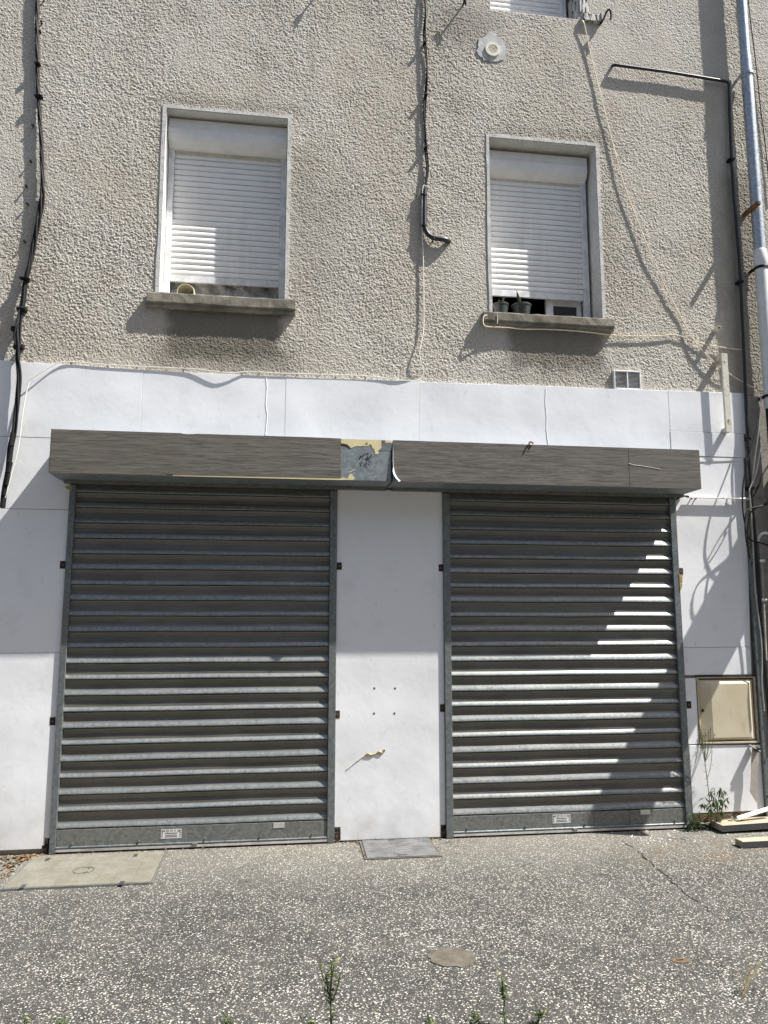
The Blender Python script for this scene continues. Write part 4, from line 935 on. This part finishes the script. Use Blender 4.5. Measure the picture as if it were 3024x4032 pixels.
# ------------------------------------------------------------------ boards and debris
GB = 'sawn boards lying by the wall'
def plank(name, label, a, d, L, wv, h, z0, tilt=0.0):
    a = Vector((a[0], a[1], z0)); d = Vector((d[0], d[1], tilt)).normalized(); sd = Vector((-d.y, d.x, 0)).normalized()
    t = thing(name, label, 'board', a, GB); up = Vector((0, 0, 1))
    c = a+d*L/2+sd*wv/2+up*h/2
    b = MB(); b.obox(c, d*L/2, sd*wv/2, up*h/2); b.build('timber', 'pine', t, bev=.003)
    b = MB(); b.obox(a+d*L/2-sd*.0012+up*h/2, d*(L/2-.002), sd*.0012, up*(h/2-.003)); b.build('painted_edge', 'darkpaint', t)
plank('timber_board', 'front sawn board lying alone on the pavement', (3.094, -.543), (1, .03), 1.2, .085, .042, .003)
plank('timber_board', 'upper pale board resting across the rear board', (3.16, -.20), (1, .02), 1.3, .145, .046, .014, .02)
plank('timber_board', 'rear sawn board against the foot of the white sheet', (3.08, -.062), (1, .01), 1.0, .028, .036, .003)
a, b2 = P(2905, 3222, -.13), P(3040, 3180, -.10); mb = MB(); d = (b2-a); mb.obox((a+b2)/2, d/2, Vector((0, .014, .008)), Vector((0, -.002, .003))); tag(mb.build('metal_strip', 'white', loc=a), 'bent white metal strip leaning over the boards', 'strip')
rk = MB(); c = G(2965, 3270); 
for dx, dy, r in ((0, 0, .032), (.03, .005, .026), (-.025, -.004, .022), (.055, .012, .018)): rk.chunk(c+Vector((dx, dy, .012)), r)
tag(rk.build('plaster_lump', 'chalk', loc=c, bev=.004), 'broken white plaster lump in front of the upper board', 'rubble')
db = MB()
for i in range(70):
    u = random.gauss(2560, 110); v = random.gauss(3292, 24); 
    if v < 3252: v = 3256
    c = G(u, v); db.chunk(c+Vector((0, 0, .002)), random.choice((.004, .006, .006, .009, .012)))
for i in range(30):
    c = G(random.uniform(2720, 3010), random.uniform(3285, 3420)); db.chunk(c+Vector((0, 0, .002)), random.choice((.004, .006, .010)))
for i in range(46):
    c = G(random.gauss(2440+2024-2024, 40) if i < 0 else random.gauss(2560, 60), random.gauss(3312, 6)); db.chunk(c+Vector((0, 0, .001)), random.choice((.004, .006)))
for i in range(40):
    c = G(random.gauss(2870, 18), random.gauss(3905, 18)); db.chunk(c, random.choice((.003, .005)))
tag(db.build('plaster_crumbs', 'chalk'), 'white plaster crumbs scattered on the pavement by right shutter', 'rubble', kind='stuff')
dl = MB()
def dleaf(c, s_):
    a = random.uniform(0, 6.28); d = Vector((math.cos(a), math.sin(a), random.uniform(-.1, .5))); dl.leaf(c+Vector((0, 0, random.uniform(.002, .012))), d, s_, s_*random.uniform(.3, .6), fold=random.uniform(-.4, .5))
for i in range(230):
    x = -1.46-abs(random.gauss(0, .16)); y = -.06-abs(random.gauss(0, .06))
    if random.random() < .4: y = -.08-random.random()*.42; x = -1.52-.02-abs(random.gauss(0, .05))
    dleaf(Vector((x, y, 0)), random.uniform(.015, .045))
for i in range(45): dleaf(Vector((random.uniform(.4, 1.2), -.035-abs(random.gauss(0, .012)), 0)), random.uniform(.012, .035))
for i in range(26): dleaf(Vector((random.uniform(-1.4, .4), -.06-abs(random.gauss(0, .02)), 0)), random.uniform(.012, .03))
for i in range(25): dleaf(Vector((.585+random.gauss(0, .01), random.uniform(-.4, -.05), 0)), random.uniform(.01, .022))
tag(dl.build('dry_leaves', 'dry'), 'dry brown leaf litter along the foot of the wall', 'leaf litter', kind='stuff')

# ------------------------------------------------------------------ weeds
def weed(name, label, base, H, lean, nleaf, L, W, mat='leaf', branches=0, flowers=0, spread=.03, group=None, r=.003, lo=.0, droop=0.0):
    base = Vector(base); t = thing(name, label, 'weed', base, group)
    st = MB(); lf = MB(); fw = MB()
    ax = [base+Vector((lean[0]*(q/6)**1.5+random.uniform(-.004, .004), lean[1]*(q/6)**1.5, H*q/6)) for q in range(7)]
    paths = [ax]
    for k in range(branches):
        i = random.choice((3, 4, 4)); a = random.uniform(0, 6.28); hh = H*random.uniform(.25, .42); o = ax[i]
        sp = spread*random.uniform(.7, 1.4); paths.append([o, o+Vector((math.cos(a)*sp*.6, math.sin(a)*sp*.6, hh*.4)), o+Vector((math.cos(a)*sp, math.sin(a)*sp, hh))])
    for p in paths: st.tube(catmull([Vector(x) for x in p], .03), r if p is ax else r*.7, 5)
    for k in range(nleaf):
        p = random.choice(paths) if random.random() < .55 else ax; cc = catmull([Vector(x) for x in p], .02); q = random.randint(int(len(cc)*lo), len(cc)-1); a = random.uniform(0, 6.28)
        lf.leaf(cc[q], (math.cos(a), math.sin(a), random.uniform(-.2, .9)-droop), L*random.uniform(.6, 1.2), W*random.uniform(.7, 1.2))
    for k in range(flowers):
        p = random.choice(paths)[-1]+Vector((random.gauss(0, .012), random.gauss(0, .012), random.gauss(0, .012))); fw.chunk(p, random.uniform(.005, .009))
    st.build('stem', 'stem', t); lf.build('leaves', mat, t)
    if flowers: fw.build('flowers', 'flower', t)
    return t
FG = 'weeds along the near edge of the pavement'
def fg(u, vt, label, **k):
    y = -2.50; b = Vector((P(u, 4032, y).x, y, 0)); H = max(.04, P(u, vt, y).z*(1 if vt < 3900 else .82))
    weed('roadside_weed', label, b, H, k.pop('lean', (0, 0)), k.pop('n', 60), k.pop('L', .03), k.pop('W', .007), k.pop('mat', 'grey_leaf'), k.pop('branches', 2), k.pop('flowers', 3), k.pop('spread', .02), FG, **k)
random.seed(21)
fg(1302, 3800, 'tallest roadside weed with forked top and yellow buds', n=100, branches=5, flowers=12, spread=.035, lo=.25, r=.004)
fg(1985, 3862, 'slender roadside weed with a few broad green leaves', n=40, branches=1, flowers=4, L=.026, W=.010, mat='leaf')
fg(1868, 3985, 'short bushy roadside weed beside the slender one', n=45, branches=3, flowers=5)
fg(1690, 4006, 'tiny dark weed tip at the edge of the pavement centre', n=30, branches=2, flowers=1, mat='leaf_dark')
fg(1222, 4004, 'low leafy weed just left of the tallest roadside weed', n=40, branches=2, flowers=1, mat='leaf')
fg(905, 3985, 'upright green weed between the left corner and the tallest one', n=50, branches=2, flowers=1, mat='leaf')
fg(258, 3988, 'dense green weed near the bottom left corner', n=60, branches=3, flowers=0, mat='leaf')
fg(100, 3968, 'thin pale weed leftmost along the pavement edge', n=26, branches=1, flowers=3)
fg(640, 4030, 'tiny yellow tipped weed poking up at the bottom left', n=20, branches=2, flowers=6)
fg(2120, 4002, 'small green sprig right of the slender roadside weed', n=26, branches=1, flowers=3, mat='leaf')
gr = MB(); y = -2.4; x = P(2930, 4032, y).x
for k in range(9):
    p0 = Vector((x+random.gauss(0, .01), y, 0)); a = random.gauss(.05, .06); gr.tube([p0, p0+Vector((a*.4, .01, .06)), p0+Vector((a, .02, random.uniform(.08, .15)))], .0014, 4)
t = thing('grass_tuft', 'dry yellow grass tuft at the bottom right', 'grass', (x, y, 0)); gr.build('blades', 'straw', t)
WG = 'weeds at the foot of the right wall'
bx = P(2797, 3200, -.075); bx.z = 0
weed('wall_weed', 'tall thin weed in front of the meter cabinet', bx, P(2797, 2870, -.075).z, (-.035, 0), 90, .022, .006, 'grey_leaf', 9, 5, .055, WG, .0028, .45)
c = P(2822, 3215, -.10); c.z = 0
t = thing('wall_weed', 'drooping leafy green weed under the meter cabinet', 'weed', c, WG); st = MB(); lf = MB()
for u, v in ((2800, 3115), (2812, 3102), (2835, 3100), (2850, 3112), (2868, 3140), (2775, 3140), (2765, 3165)):
    tip = P(u, v, -.11+random.uniform(-.03, .03)); mid_ = c.lerp(tip, .6)+Vector((0, 0, .05)); pth = catmull([c, mid_, tip], .02); st.tube(pth, .0022, 5)
    for k in range(16):
        q = pth[random.randint(len(pth)//2, len(pth)-1)]; a = random.uniform(0, 6.28); lf.leaf(q, (math.cos(a)*.6+(.25 if u > 2830 else -.1), math.sin(a)*.5, -random.uniform(.3, 1.2)), random.uniform(.035, .065), .012)
for k in range(30):
    a = random.uniform(0, 6.28); lf.leaf(c+Vector((random.gauss(0, .03), random.gauss(0, .015), random.uniform(.0, .07))), (math.cos(a), math.sin(a), .6), .04, .016)
st.build('stem', 'stem', t); lf.build('leaves', 'leaf', t)
for u, v, lab, h in ((2735, 3240, 'bushy dark green ground weed by right shutter guide', .13), (2893, 3205, 'small weed at the base board right of the drooping weed', .10)):
    c = P(u, v, -.08); c.z = 0; t = thing('wall_weed', lab, 'weed', c, WG); st = MB(); lf = MB()
    for k in range(60 if h > .12 else 24):
        p = c+Vector((random.gauss(0, .028), random.gauss(-.015, .02), random.uniform(0, h))); a = random.uniform(0, 6.28); lf.leaf(p, (math.cos(a), math.sin(a), random.uniform(-.3, .5)), random.uniform(.02, .034), .017)
    for k in range(6): st.tube([c, c+Vector((random.gauss(0, .03), random.gauss(-.01, .015), h*random.uniform(.6, 1)))], .0018, 4)
    st.build('stem', 'stem', t); lf.build('leaves', 'leaf_dark' if h > .12 else 'grey_leaf', t)
